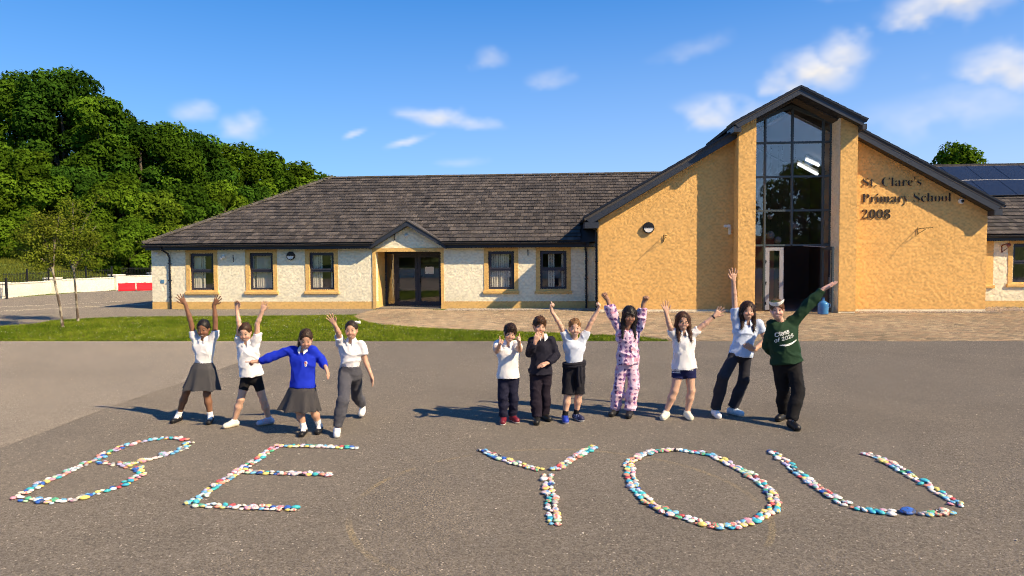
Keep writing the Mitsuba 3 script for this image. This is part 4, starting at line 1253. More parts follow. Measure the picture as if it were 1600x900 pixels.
def tree(x, y, h, rx, n, size, pal, label, seed, group=None, low=.25, name='broadleaf_tree', trunk=True, clumps=34):
    r = np.random.default_rng(seed)
    z0 = float(terrain_z(x, y))
    k = thing(name, label, 'tree' if name != 'shrub' else 'bush', group)
    base = V3(x, y, z0)
    top = h
    cs, rs = [], []
    tb, br = MB(), MB()
    tr_r = h * .018 + .06
    hh = np.linspace(0, h * .75, 7)
    tp = np.column_stack([np.cumsum(r.normal(0, .12, 7)), np.cumsum(r.normal(0, .12, 7)), hh]) + base
    if trunk:
        tb.tube(tp, tr_r * np.linspace(1.25, .3, 7), 8)
    for i in range(clumps):
        f = (i + .5) / clumps
        zz = h * (low + (1 - low) * f) - h * .05
        prof = math.sin(math.pi * min(1, .18 + .80 * (zz / h - low) / (1 - low) + .02)) ** .7
        a = i * 2.399 + r.normal(0, .4)
        rad = rx * prof * r.uniform(.45, 1.0)
        c = base + V3(math.cos(a) * rad, math.sin(a) * rad, zz)
        cs.append(c)
        rs.append(rx * r.uniform(.24, .46))
        if trunk and i % 2 == 0:
            st = tp[min(6, int(zz / h * 6.5 * .7))]
            mid = (st + c) / 2 + V3(0, 0, -.04 * h)
            br.tube([st, mid, c], [tr_r * .35, tr_r * .2, tr_r * .06], 5)
    if trunk:
        tb.build('trunk', 'bark', k, smooth=True)
        lab(br.build('limb', 'bark', k, smooth=True), kind='stuff')
    v, f, c = leaf_cloud(np.array(cs), np.array(rs), n, size, GREENS[pal], seed)
    lab(MB().raw(v, f, c).build('crown', 'leaf', k, color=True), kind='stuff')
    return k


WOOD = 'trees on the bank beyond the white wall'
# x, y, top, crown half width, sprays, spray size, palette, lowest leaves, sort
PLANTED = \
[(np.float64(-46.1), 60, np.float64(17.4), 5.0, 12000, 0.24, 0, 0.12, 'tall'), (np.float64(-43.3), 62, np.float64(18.5), 5.2, 20000, 0.25, 0, 0.12, 'tall'), (np.float64(-37.8), 61, np.float64(18.0), 5.0, 22000, 0.25, 2, 0.12, 'tall'), (np.float64(-33.8), 60, np.float64(15.9), 3.8, 15000, 0.24, 0, 0.12, 'tall'), (np.float64(-32.0), 61, np.float64(14.2), 3.6, 14000, 0.24, 2, 0.1, 'tall'), (np.float64(-30.4), 63, np.float64(14.0), 4.0, 15000, 0.24, 0, 0.1, 'tall'), (np.float64(-28.6), 66, np.float64(13.5), 4.0, 14000, 0.25, 2, 0.1, 'tall'), (np.float64(-27.0), 70, np.float64(13.1), 4.2, 14000, 0.26, 1, 0.1, 'tall'), (np.float64(-25.5), 75, np.float64(12.9), 4.2, 12000, 0.27, 0, 0.1, 'tall'), (np.float64(-23.9), 80, np.float64(12.7), 4.4, 11000, 0.28, 1, 0.1, 'tall'), (np.float64(-22.4), 86, np.float64(11.8), 4.4, 9000, 0.29, 0, 0.1, 'tall'), (np.float64(-20.7), 92, np.float64(11.6), 4.6, 6000, 0.3, 1, 0.1, 'tall'), (np.float64(-39.1), 54, np.float64(10.8), 3.6, 12000, 0.21, 0, 0.05, 'mid'), (np.float64(-36.2), 54.5, np.float64(10.4), 3.4, 15000, 0.21, 1, 0.05, 'mid'), (np.float64(-33.8), 56, np.float64(9.1), 3.0, 12000, 0.2, 2, 0.05, 'mid'), (np.float64(-30.1), 55, np.float64(8.3), 3.0, 12000, 0.2, 1, 0.05, 'mid'), (np.float64(-28.0), 56.5, np.float64(7.3), 2.8, 11000, 0.2, 3, 0.05, 'mid'), (np.float64(-27.0), 60, np.float64(8.3), 3.0, 9000, 0.21, 0, 0.05, 'mid'), (np.float64(-25.4), 63, np.float64(8.6), 3.0, 9000, 0.22, 1, 0.05, 'mid'), (np.float64(-23.7), 66, np.float64(8.5), 3.0, 8000, 0.22, 2, 0.05, 'mid'), (np.float64(-36.3), 52, np.float64(4.9), 2.4, 9000, 0.16, 1, 0.0, 'shrub'), (np.float64(-33.8), 52.5, np.float64(4.5), 2.4, 9000, 0.16, 0, 0.0, 'shrub'), (np.float64(-30.2), 51.5, np.float64(4.6), 2.3, 9000, 0.16, 3, 0.0, 'shrub'), (np.float64(-27.7), 52, np.float64(4.8), 2.4, 9000, 0.16, 1, 0.0, 'shrub'), (np.float64(-25.7), 53, np.float64(4.6), 2.4, 6000, 0.16, 3, 0.0, 'shrub')]
WHERE = {'tall': ['tall dark broadleaf tree cut by the left edge of the photo', 'tallest broadleaf tree second from the left edge', 'tall broadleaf tree behind the two saplings', 'tall broadleaf tree where the skyline starts to drop',
                  'broadleaf tree fifth from the left along the wooded skyline', 'broadleaf tree sixth from the left along the wooded skyline', 'broadleaf tree seventh from the left along the wooded skyline',
                  'broadleaf tree eighth from the left, above the hip of the tiled roof', 'broadleaf tree ninth from the left, above the hip of the tiled roof', 'broadleaf tree tenth from the left, above the hip of the tiled roof',
                  'broadleaf tree just left of the end of the roof ridge', 'broadleaf tree whose top barely shows behind the end of the roof ridge'],
         'mid': ['lower light green tree at the left edge in front of the tall wood', 'lower bright green tree left of the saplings before the wood', 'lower mid green tree directly behind the saplings', 'lower bright green tree right of the saplings before the wood',
                 'lower green tree just left of the roof corner', 'lower bright green tree rising behind the roof corner', 'lower green tree behind the hip roof, left of its middle', 'lower bright green tree behind the middle of the hip'],
         'shrub': ['leafy bush at the left edge on top of the grass bank', 'dark leafy bush on the bank left of the saplings', 'bright leafy bush on the bank behind the saplings', 'leafy bush on the bank near the cream wing', 'bright leafy bush on the bank beside the eaves corner']}
cnt = {}
for x, y, tz, rx, n, size, pal, low, kind in PLANTED:
    i = cnt[kind] = cnt.get(kind, -1) + 1
    h = tz - float(terrain_z(x, y))
    tree(x, y, h / 1.02, rx * (.86 if kind != 'shrub' else 1), int(n * 1.45), size * .80, pal, WHERE[kind][i], 100 + len(cnt) * 31 + i * 7 + int(x * 3) % 50, WOOD if kind != 'shrub' else 'bushes on the bank', low, 'shrub' if kind == 'shrub' else 'broadleaf_tree', clumps={'tall': 44, 'mid': 30, 'shrub': 20}[kind])
tree(34.0, 55, 10.1, 3.1, 9000, .22, 1, 'round topped green tree rising behind the solar panel roof', 77, None, .3)
for i, (x, y, h) in enumerate(((-22, -19, 8.5), (-13, -22, 10), (-4, -20, 8.2), (5, -23, 10.5), (13, -20, 8.6), (22, -22, 9.8), (31, -21, 9.0))):
    tree(x, y, h, 4.4, 7500, .27, i % 4, 'broadleaf tree reflected in the tall entrance glass, ' + ['far left', 'second from the left', 'third from the left', 'middle', 'third from the right', 'second from the right', 'far right'][i] + ' of seven', 300 + i, 'trees behind the photographer', .05, clumps=26)


def sapling(x, y, lean, forks, cz, seed, label):
    k = thing('birch_sapling', label, 'sapling', 'young trees on the lawn')
    r = np.random.default_rng(seed)
    b = V3(x, y, 0)
    tb, br = MB(), MB()
    t = [b, b + V3(lean * .25, 0, .6), b + V3(lean * .7, 0, 1.25), b + V3(lean, 0, 1.75)]
    tb.tube(t, [.046, .037, .034, .030], 10)
    tb.build('trunk', 'pale_bark', k, smooth=True)
    cs = []
    for dx, dy, dz in forks:
        e = t[-1] + V3(dx, dy, dz)
        mid = t[-1] + V3(dx * .35, dy * .35, dz * .55)
        m = MB().tube([t[-1] - [0, 0, .05], mid, e], [.026, .017, .006], 6)
        m.build('limb', 'pale_bark', k, smooth=True)
        for j in range(9):
            f = r.uniform(.3, 1.05)
            p = t[-1] + V3(dx, dy, dz) * f
            q = p + r.normal(0, .26, 3) + [0, 0, .12]
            br.tube([p, (p + q) / 2 + [0, 0, .05], q], [.007, .005, .002], 4)
            cs.append(q)
    lab(br.build('twig', 'bark', k), kind='stuff')
    cs = np.array(cs)
    v, f, c = leaf_cloud(cs, np.full(len(cs), .36), 6000, .042, ((.080, .125, .010), (.17, .20, .022)), seed, shell=.1)
    lab(MB().raw(v, f, c).build('crown', 'leaf', k, color=True), kind='stuff')


sapling(-14.05, 22.33, -.24, [(-.75, .1, 1.2), (-.35, -.2, 1.6), (-.1, .3, 1.5), (-1.0, .2, .7), (.25, 0, 1.7)], 3, 41, 'slender young tree with a pale forked trunk, left of two on the lawn')
sapling(-14.76, 24.29, -.08, [(.05, 0, 2.3), (.75, .1, 1.5), (-.5, -.2, 1.7), (.35, .3, 1.9), (-.75, .2, 1.0), (.95, -.1, 1.0)], 3, 42, 'slender young tree with a straight pale trunk, right of two on the lawn')
JOINTS = {  # metres: x right, y away from the camera, z up
 'p1': {'head': [-4.069, 9.412, 1.243], 'neck': [-4.073, 9.432, 1.113], 'hip': [-4.092, 9.432, 0.73], 'A': [[-4.207, 9.432, 1.14], [-4.239, 9.412, 1.362], [-4.291, 9.392, 1.575], [-4.358, 9.372, 1.695]], 'B': [[-3.928, 9.432, 1.146], [-3.91, 9.412, 1.36], [-3.914, 9.392, 1.564], [-3.826, 9.362, 1.692]], 'kneeL': [-4.326, 9.423, 0.401], 'ankleL': [-4.464, 9.475, 0.075], 'toeL': [-4.493, 9.312, 0.0], 'kneeR': [-4.034, 9.38, 0.381], 'ankleR': [-3.998, 9.389, 0.075], 'toeR': [-3.969, 9.227, 0.0], 's': 1.0},
 'p2': {'head': [-3.432, 9.172, 1.218], 'neck': [-3.422, 9.202, 1.086], 'hip': [-3.379, 9.202, 0.654], 'A': [[-3.529, 9.202, 1.112], [-3.493, 9.142, 1.316], [-3.532, 9.172, 1.511], [-3.514, 9.152, 1.603]], 'B': [[-3.289, 9.202, 1.127], [-3.274, 9.172, 1.328], [-3.203, 9.162, 1.485], [-3.161, 9.152, 1.617]], 'kneeL': [-3.494, 9.126, 0.361], 'ankleL': [-3.594, 9.149, 0.075], 'toeL': [-3.688, 9.014, 0.0], 'kneeR': [-3.23, 9.209, 0.326], 'ankleR': [-3.179, 9.256, 0.075], 'toeR': [-3.322, 9.173, 0.0], 's': 1.0},
 'p3': {'head': [-2.523, 8.722, 1.178], 'neck': [-2.572, 8.772, 1.046], 'hip': [-2.592, 8.782, 0.576], 'A': [[-2.724, 8.782, 1.038], [-2.916, 8.762, 0.971], [-3.12, 8.732, 0.906], [-3.241, 8.722, 0.914]], 'B': [[-2.449, 8.782, 1.028], [-2.382, 8.862, 0.905], [-2.287, 8.722, 0.83], [-2.247, 8.682, 0.758]], 'kneeL': [-2.621, 8.713, 0.305], 'ankleL': [-2.569, 8.724, 0.076], 'toeL': [-2.569, 8.555, 0.0], 'kneeR': [-2.464, 8.772, 0.307], 'ankleR': [-2.409, 8.841, 0.076], 'toeR': [-2.4, 8.673, 0.0], 's': 1.02},
 'p4': {'head': [-2.072, 9.192, 1.235], 'neck': [-2.083, 9.232, 1.098], 'hip': [-2.107, 9.232, 0.665], 'A': [[-2.233, 9.232, 1.066], [-2.208, 9.072, 1.216], [-2.235, 8.992, 1.33], [-2.289, 8.952, 1.439]], 'B': [[-1.955, 9.232, 1.055], [-1.905, 9.232, 0.83], [-1.83, 9.192, 0.661], [-1.783, 9.172, 0.531]], 'kneeL': [-2.087, 8.737, 0.407], 'ankleL': [-2.154, 8.681, 0.078], 'toeL': [-2.118, 8.513, 0.0], 'kneeR': [-2.079, 9.478, 0.314], 'ankleR': [-2.051, 9.683, 0.168], 'toeR': [-2.036, 9.512, 0.03], 's': 1.04},
 'p5': {'head': [-0.029, 9.241, 1.182], 'neck': [-0.055, 9.301, 1.042], 'hip': [-0.058, 9.301, 0.605], 'A': [[-0.189, 9.301, 1.026], [-0.202, 9.131, 0.957], [-0.166, 8.961, 1.045], [-0.156, 8.901, 1.124]], 'B': [[0.062, 9.301, 1.024], [0.093, 9.131, 0.971], [0.084, 8.961, 1.075], [0.099, 8.901, 1.163]], 'kneeL': [-0.123, 9.261, 0.335], 'ankleL': [-0.124, 9.262, 0.075], 'toeL': [-0.135, 9.097, 0.0], 'kneeR': [0.007, 9.301, 0.326], 'ankleR': [-0.003, 9.341, 0.075], 'toeR': [0.075, 9.195, 0.0], 's': 1.0},
 'p6': {'head': [0.354, 9.277, 1.267], 'neck': [0.397, 9.327, 1.119], 'hip': [0.37, 9.327, 0.665], 'A': [[0.254, 9.327, 1.062], [0.219, 9.287, 0.899], [0.291, 9.167, 1.064], [0.324, 9.157, 1.181]], 'B': [[0.514, 9.327, 1.068], [0.57, 9.297, 0.87], [0.455, 9.177, 0.797], [0.314, 9.147, 0.769]], 'kneeL': [0.299, 9.262, 0.357], 'ankleL': [0.313, 9.237, 0.077], 'toeL': [0.298, 9.067, 0.0], 'kneeR': [0.428, 9.353, 0.338], 'ankleR': [0.413, 9.418, 0.077], 'toeR': [0.498, 9.271, 0.0], 's': 1.03},
 'p7': {'head': [0.816, 9.327, 1.234], 'neck': [0.818, 9.357, 1.1], 'hip': [0.808, 9.357, 0.682], 'A': [[0.7, 9.357, 1.114], [0.619, 9.337, 1.285], [0.516, 9.327, 1.454], [0.495, 9.317, 1.564]], 'B': [[0.952, 9.357, 1.121], [1.026, 9.337, 1.29], [1.117, 9.327, 1.458], [1.145, 9.317, 1.542]], 'kneeL': [0.719, 9.304, 0.354], 'ankleL': [0.683, 9.31, 0.076], 'toeL': [0.689, 9.142, 0.0], 'kneeR': [0.866, 9.35, 0.353], 'ankleR': [0.839, 9.404, 0.076], 'toeR': [0.923, 9.258, 0.0], 's': 1.02},
 'p8': {'head': [1.575, 9.59, 1.365], 'neck': [1.558, 9.63, 1.215], 'hip': [1.559, 9.63, 0.746], 'A': [[1.42, 9.63, 1.207], [1.35, 9.62, 1.382], [1.28, 9.61, 1.581], [1.214, 9.6, 1.686]], 'B': [[1.705, 9.63, 1.205], [1.746, 9.62, 1.362], [1.765, 9.61, 1.526], [1.802, 9.6, 1.626]], 'kneeL': [1.437, 9.626, 0.399], 'ankleL': [1.394, 9.681, 0.084], 'toeL': [1.301, 9.521, 0.0], 'kneeR': [1.623, 9.574, 0.407], 'ankleR': [1.58, 9.578, 0.084], 'toeR': [1.522, 9.403, 0.0], 's': 1.12},
 'p9': {'head': [2.248, 9.423, 1.299], 'neck': [2.263, 9.453, 1.151], 'hip': [2.278, 9.453, 0.674], 'A': [[2.132, 9.453, 1.118], [2.069, 9.403, 1.251], [2.025, 9.393, 1.405], [2.003, 9.383, 1.523]], 'B': [[2.394, 9.453, 1.133], [2.516, 9.433, 1.237], [2.659, 9.413, 1.36], [2.759, 9.403, 1.474]], 'kneeL': [2.145, 9.425, 0.38], 'ankleL': [2.041, 9.456, 0.083], 'toeL': [1.95, 9.299, 0.0], 'kneeR': [2.365, 9.422, 0.379], 'ankleR': [2.321, 9.45, 0.083], 'toeR': [2.337, 9.269, 0.0], 's': 1.1},
 'p10': {'head': [3.145, 9.553, 1.422], 'neck': [3.151, 9.593, 1.276], 'hip': [3.077, 9.593, 0.845], 'A': [[2.996, 9.593, 1.321], [2.981, 9.593, 1.588], [2.96, 9.573, 1.812], [2.956, 9.563, 1.958]], 'B': [[3.315, 9.593, 1.232], [3.404, 9.573, 1.018], [3.224, 9.493, 0.909], [3.142, 9.453, 0.949]], 'kneeL': [2.789, 9.428, 0.555], 'ankleL': [2.719, 9.543, 0.088], 'toeL': [2.726, 9.348, 0.0], 'kneeR': [3.116, 9.599, 0.488], 'ankleR': [2.981, 9.644, 0.088], 'toeR': [3.092, 9.485, 0.0], 's': 1.18},
 'p11': {'head': [3.351, 9.045, 1.473], 'neck': [3.411, 9.095, 1.326], 'hip': [3.499, 9.095, 0.804], 'A': [[3.306, 9.095, 1.273], [3.295, 9.195, 0.998], [3.422, 9.265, 0.855], [3.509, 9.275, 0.836]], 'B': [[3.583, 9.095, 1.32], [3.767, 9.075, 1.541], [3.933, 9.045, 1.728], [4.086, 9.035, 1.817]], 'kneeL': [3.498, 9.191, 0.399], 'ankleL': [3.551, 9.326, 0.091], 'toeL': [3.409, 9.184, 0.0], 'kneeR': [3.588, 8.94, 0.447], 'ankleR': [3.481, 8.865, 0.091], 'toeR': [3.499, 8.664, 0.0], 's': 1.22},
}


# ------------------------------------------------------------------ people: smooth signed-distance bodies
class Field:
    def __init__(s, lo, hi, h):
        s.lo, s.h = np.asarray(lo, float), h
        s.n = np.ceil((np.asarray(hi, float) - s.lo) / h).astype(int) + 1
        s.f = np.full(s.n, 9.0, np.float32)

    def _sl(s, lo, hi):
        a = np.clip(np.floor((lo - s.lo) / s.h).astype(int), 0, s.n - 1)
        b = np.clip(np.ceil((hi - s.lo) / s.h).astype(int) + 1, 1, s.n)
        ax = [s.lo[i] + s.h * np.arange(a[i], b[i]) for i in range(3)]
        return tuple(slice(p, q) for p, q in zip(a, b)), np.stack(np.meshgrid(*ax, indexing='ij'), -1)

    def _put(s, sl, d, k):
        f = s.f[sl]
        if k <= 0:
            s.f[sl] = np.minimum(f, d)
            return
        t = np.clip(.5 + .5 * (f - d) / k, 0, 1)
        s.f[sl] = f * (1 - t) + d * t - k * t * (1 - t)

    def cone(s, a, b, ra, rb, k=.02, flat=None, q=1.0):
        """tapered limb from a to b; flat: direction along which the section is q times as thick"""
        a, b = np.asarray(a, float), np.asarray(b, float)
        m = max(ra, rb) * max(1, q) + k + 2 * s.h
        sl, P = s._sl(np.minimum(a, b) - m, np.maximum(a, b) + m)
        if 0 in P.shape:
            return s
        ba, pa = b - a, P - a
        if flat is not None:
            fl = unit(flat)
            pa = pa + (pa @ fl)[..., None] * fl * (1 / q - 1)
            ba = ba + (ba @ fl) * fl * (1 / q - 1)
        t = np.clip(pa @ ba / max(ba @ ba, 1e-9), 0, 1)
        d = np.linalg.norm(pa - t[..., None] * ba, axis=-1) - (ra + (rb - ra) * t)
        s._put(sl, d * (min(1, q) if flat is not None else 1), k)
        return s

    def ell(s, c, R, r, k=.015, sub=False):
        """ellipsoid with axes the rows of R and half sizes r"""
        c, r, R = np.asarray(c, float), np.asarray(r, float), np.asarray(R, float)
        m = r.max() + k + 2 * s.h
        sl, P = s._sl(c - m, c + m)
        if 0 in P.shape:
            return s
        u = (P - c) @ R.T / r
        l = np.linalg.norm(u, axis=-1)
        d = (l - 1) * l / np.maximum(np.linalg.norm(u / r, axis=-1), 1e-6)
        if sub:
            f = s.f[sl]
            t = np.clip(.5 - .5 * (f + d) / k, 0, 1)
            s.f[sl] = f * (1 - t) - d * t + k * t * (1 - t)
        else:
            s._put(sl, d, k)
        return s

    def cut(s, point, normal):
        """keeps what lies against the normal"""
        ax = [s.lo[i] + s.h * np.arange(s.n[i]) for i in range(3)]
        n = unit(normal)
        d = (ax[0][:, None, None] - point[0]) * n[0] + (ax[1][None, :, None] - point[1]) * n[1] + (ax[2][None, None, :] - point[2]) * n[2]
        s.f = np.maximum(s.f, d.astype(np.float32))
        return s

    def ripple(s, amp, freq, seed=0, stretch=(1, 1, 1)):
        sl = np.argwhere(np.abs(s.f) < .05)
        if len(sl):
            P = s.lo + sl * s.h
            s.f[tuple(sl.T)] += (amp * 2 * (meshkit.fbm(P * freq * np.asarray(stretch), 2, seed) - .5)).astype(np.float32)
        return s

    def folds(s, amp, freq, seed=0):
        """thin creases where two noises meet"""
        sl = np.argwhere(np.abs(s.f) < .05)
        if len(sl):
            P = (s.lo + sl * s.h) * freq + 1.7 * meshkit.noise((s.lo + sl * s.h) * 4, seed + 50)[:, None]
            n = 1 - np.abs(2 * meshkit.noise(P * [1, 1, .8], seed) - 1)
            s.f[tuple(sl.T)] += (amp * (.45 - n ** 3)).astype(np.float32)
        return s

    def mesh(s):
        """surface nets"""
        f = s.f
        f[[0, -1]] = np.maximum(f[[0, -1]], .01)
        f[:, [0, -1]] = np.maximum(f[:, [0, -1]], .01)
        f[:, :, [0, -1]] = np.maximum(f[:, :, [0, -1]], .01)
        ins = f < 0
        c = [ins[i:i + f.shape[0] - 1, j:j + f.shape[1] - 1, k:k + f.shape[2] - 1] for i in (0, 1) for j in (0, 1) for k in (0, 1)]
        cnt = sum(x.astype(np.int8) for x in c)
        cells = np.argwhere((cnt > 0) & (cnt < 8))
        idx = np.full(cnt.shape, -1, np.int64)
        idx[tuple(cells.T)] = np.arange(len(cells))
        corner = np.array([[i, j, k] for i in (0, 1) for j in (0, 1) for k in (0, 1)])
        val = np.stack([f[tuple((cells + o).T)] for o in corner], 1).astype(float)
        acc, num = np.zeros((len(cells), 3)), np.zeros(len(cells))
        for a in range(8):
            for b in range(a + 1, 8):
                if np.abs(corner[a] - corner[b]).sum() != 1:
                    continue
                va, vb = val[:, a], val[:, b]
                x = (va < 0) != (vb < 0)
                t = np.where(x, va / np.where(x, va - vb, 1), 0)
                acc += np.where(x[:, None], corner[a] + t[:, None] * (corner[b] - corner[a]), 0)
                num += x
        v = s.lo + (cells + acc / num[:, None]) * s.h
        F = []
        for ax in range(3):
            o1, o2 = np.eye(3, dtype=int)[(ax + 1) % 3], np.eye(3, dtype=int)[(ax + 2) % 3]
            sh = [slice(None)] * 3
            s0, s1 = list(sh), list(sh)
            s0[ax], s1[ax] = slice(0, -1), slice(1, None)
            e = np.argwhere(ins[tuple(s0)] != ins[tuple(s1)])
            e = e[(e[:, (ax + 1) % 3] > 0) & (e[:, (ax + 2) % 3] > 0)]
            if not len(e):
                continue
            fw = ins[tuple(e.T)]
            q = np.stack([idx[tuple((e - o).T)] for o in (o1 * 0, o1, o1 + o2, o2)], 1)
            q = np.where(fw[:, None], q, q[:, ::-1])
            F.append(q[(q >= 0).all(1)])
        q = np.vstack(F)
        return v, np.vstack([q[:, [0, 1, 2]], q[:, [0, 2, 3]]])

    def at(s, P):
        from scipy.ndimage import map_coordinates
        return map_coordinates(s.f, ((P - s.lo) / s.h).T, order=1, mode='nearest')


def perp(d, ref):
    x = np.asarray(ref, float) - d * np.dot(ref, d)
    return unit(x)


def bsmooth(x, a, b):
    t = np.clip((x - a) / (b - a), 0, 1)
    return t * t * (3 - 2 * t)


def hand(F, W, tip, palm, side, pose, s):
    """palm and five separate fingers; palm: way the palm faces, side: +-1, which side the thumb leaves"""
    d = unit(tip - W)
    n = perp(d, palm)
    l = np.cross(d, n) * side               # towards the thumb
    L = .150 * s
    r = .0078 * s
    kn = [W + d * L * q + l * o * s for q, o in ((.50, .026), (.53, .009), (.51, -.009), (.46, -.025))]
    for p in kn:
        F.cone(W + (p - W) * .15, p, .0165 * s, .0115 * s, .012)
    F.cone(W - d * .02, W + d * .02, .021 * s, .020 * s, .012, flat=n, q=.8)
    curl = {'open': .12, 'spread': .06, 'fist': 2.6, 'thumb': 2.6, 'relaxed': .75, 'point': 2.5, 'cup': 1.0, 'flat': .1}[pose]
    fan = {'spread': .26, 'open': .14}.get(pose, .03)
    for i, p in enumerate(kn):
        ln = L * (.44, .50, .47, .37)[i]
        c = curl if not (pose == 'point' and i == 0) else .05
        dd = unit(d + l * fan * (1.5 - i))
        a, q = 0.0, p
        for sgm, fr in ((.45, .30), (.32, .45), (.23, .25)):
            a += c * fr * (1.25 if c > 1.5 else 1)
            e = q + (dd * math.cos(a) + n * math.sin(a)) * ln * sgm
            F.cone(q, e, r * (1.05 if sgm > .4 else .95), r * .9, .003)
            q = e
    t0 = W + d * L * .16 + l * .018 * s
    if pose == 'thumb':
        up = V3(0, 0, 1)
        F.cone(t0, t0 + d * L * .2 + l * .012, .012 * s, .010 * s, .008)
        k = t0 + d * L * .2 + l * .012
        F.cone(k, k + unit(up + l * .1) * L * .42, .0095 * s, .008 * s, .004)
    elif pose in ('fist', 'point'):
        k = t0 + (d * .26 + l * .06) * L + n * .012
        F.cone(t0, k, .012 * s, .009 * s, .006).cone(k, k + (d * .12 - l * .22) * L + n * .012, .009 * s, .008 * s, .004)
    else:
        k = t0 + unit(d * .8 + l * (.8 if pose in ('open', 'spread') else .45) + n * .25) * L * .30
        F.cone(t0, k, .0125 * s, .0095 * s, .008)
        F.cone(k, k + unit(d + l * (.45 if pose in ('open', 'spread') else .1) + n * .2) * L * .25, .0092 * s, .0078 * s, .004)


SKIN = pr(VC, .52, spec=.35)
scene['skin'] = SKIN
scene['cloth'] = pr(VC, .85, spec=.2, sheen=.3)
scene['hair'] = pr(VC, .52, spec=.35)
scene['shoe_leather'] = pr(VC, .45, spec=.4)


def bounds(pts, m):
    p = np.array(pts)
    return p.min(0) - m, p.max(0) + m


def shade_cloth(v, base, seed, var=.10, f=9):
    n = meshkit.fbm(v * f, 2, seed)[:, None]
    return np.asarray(base) * (1 + var * 2 * (n - .5))


def mesh_normals(v, f):
    n = np.zeros_like(v)
    fn = np.cross(v[f[:, 1]] - v[f[:, 0]], v[f[:, 2]] - v[f[:, 0]])
    for k in range(3):
        np.add.at(n, f[:, k], fn)
    return n / np.maximum(np.linalg.norm(n, axis=1, keepdims=True), 1e-12)


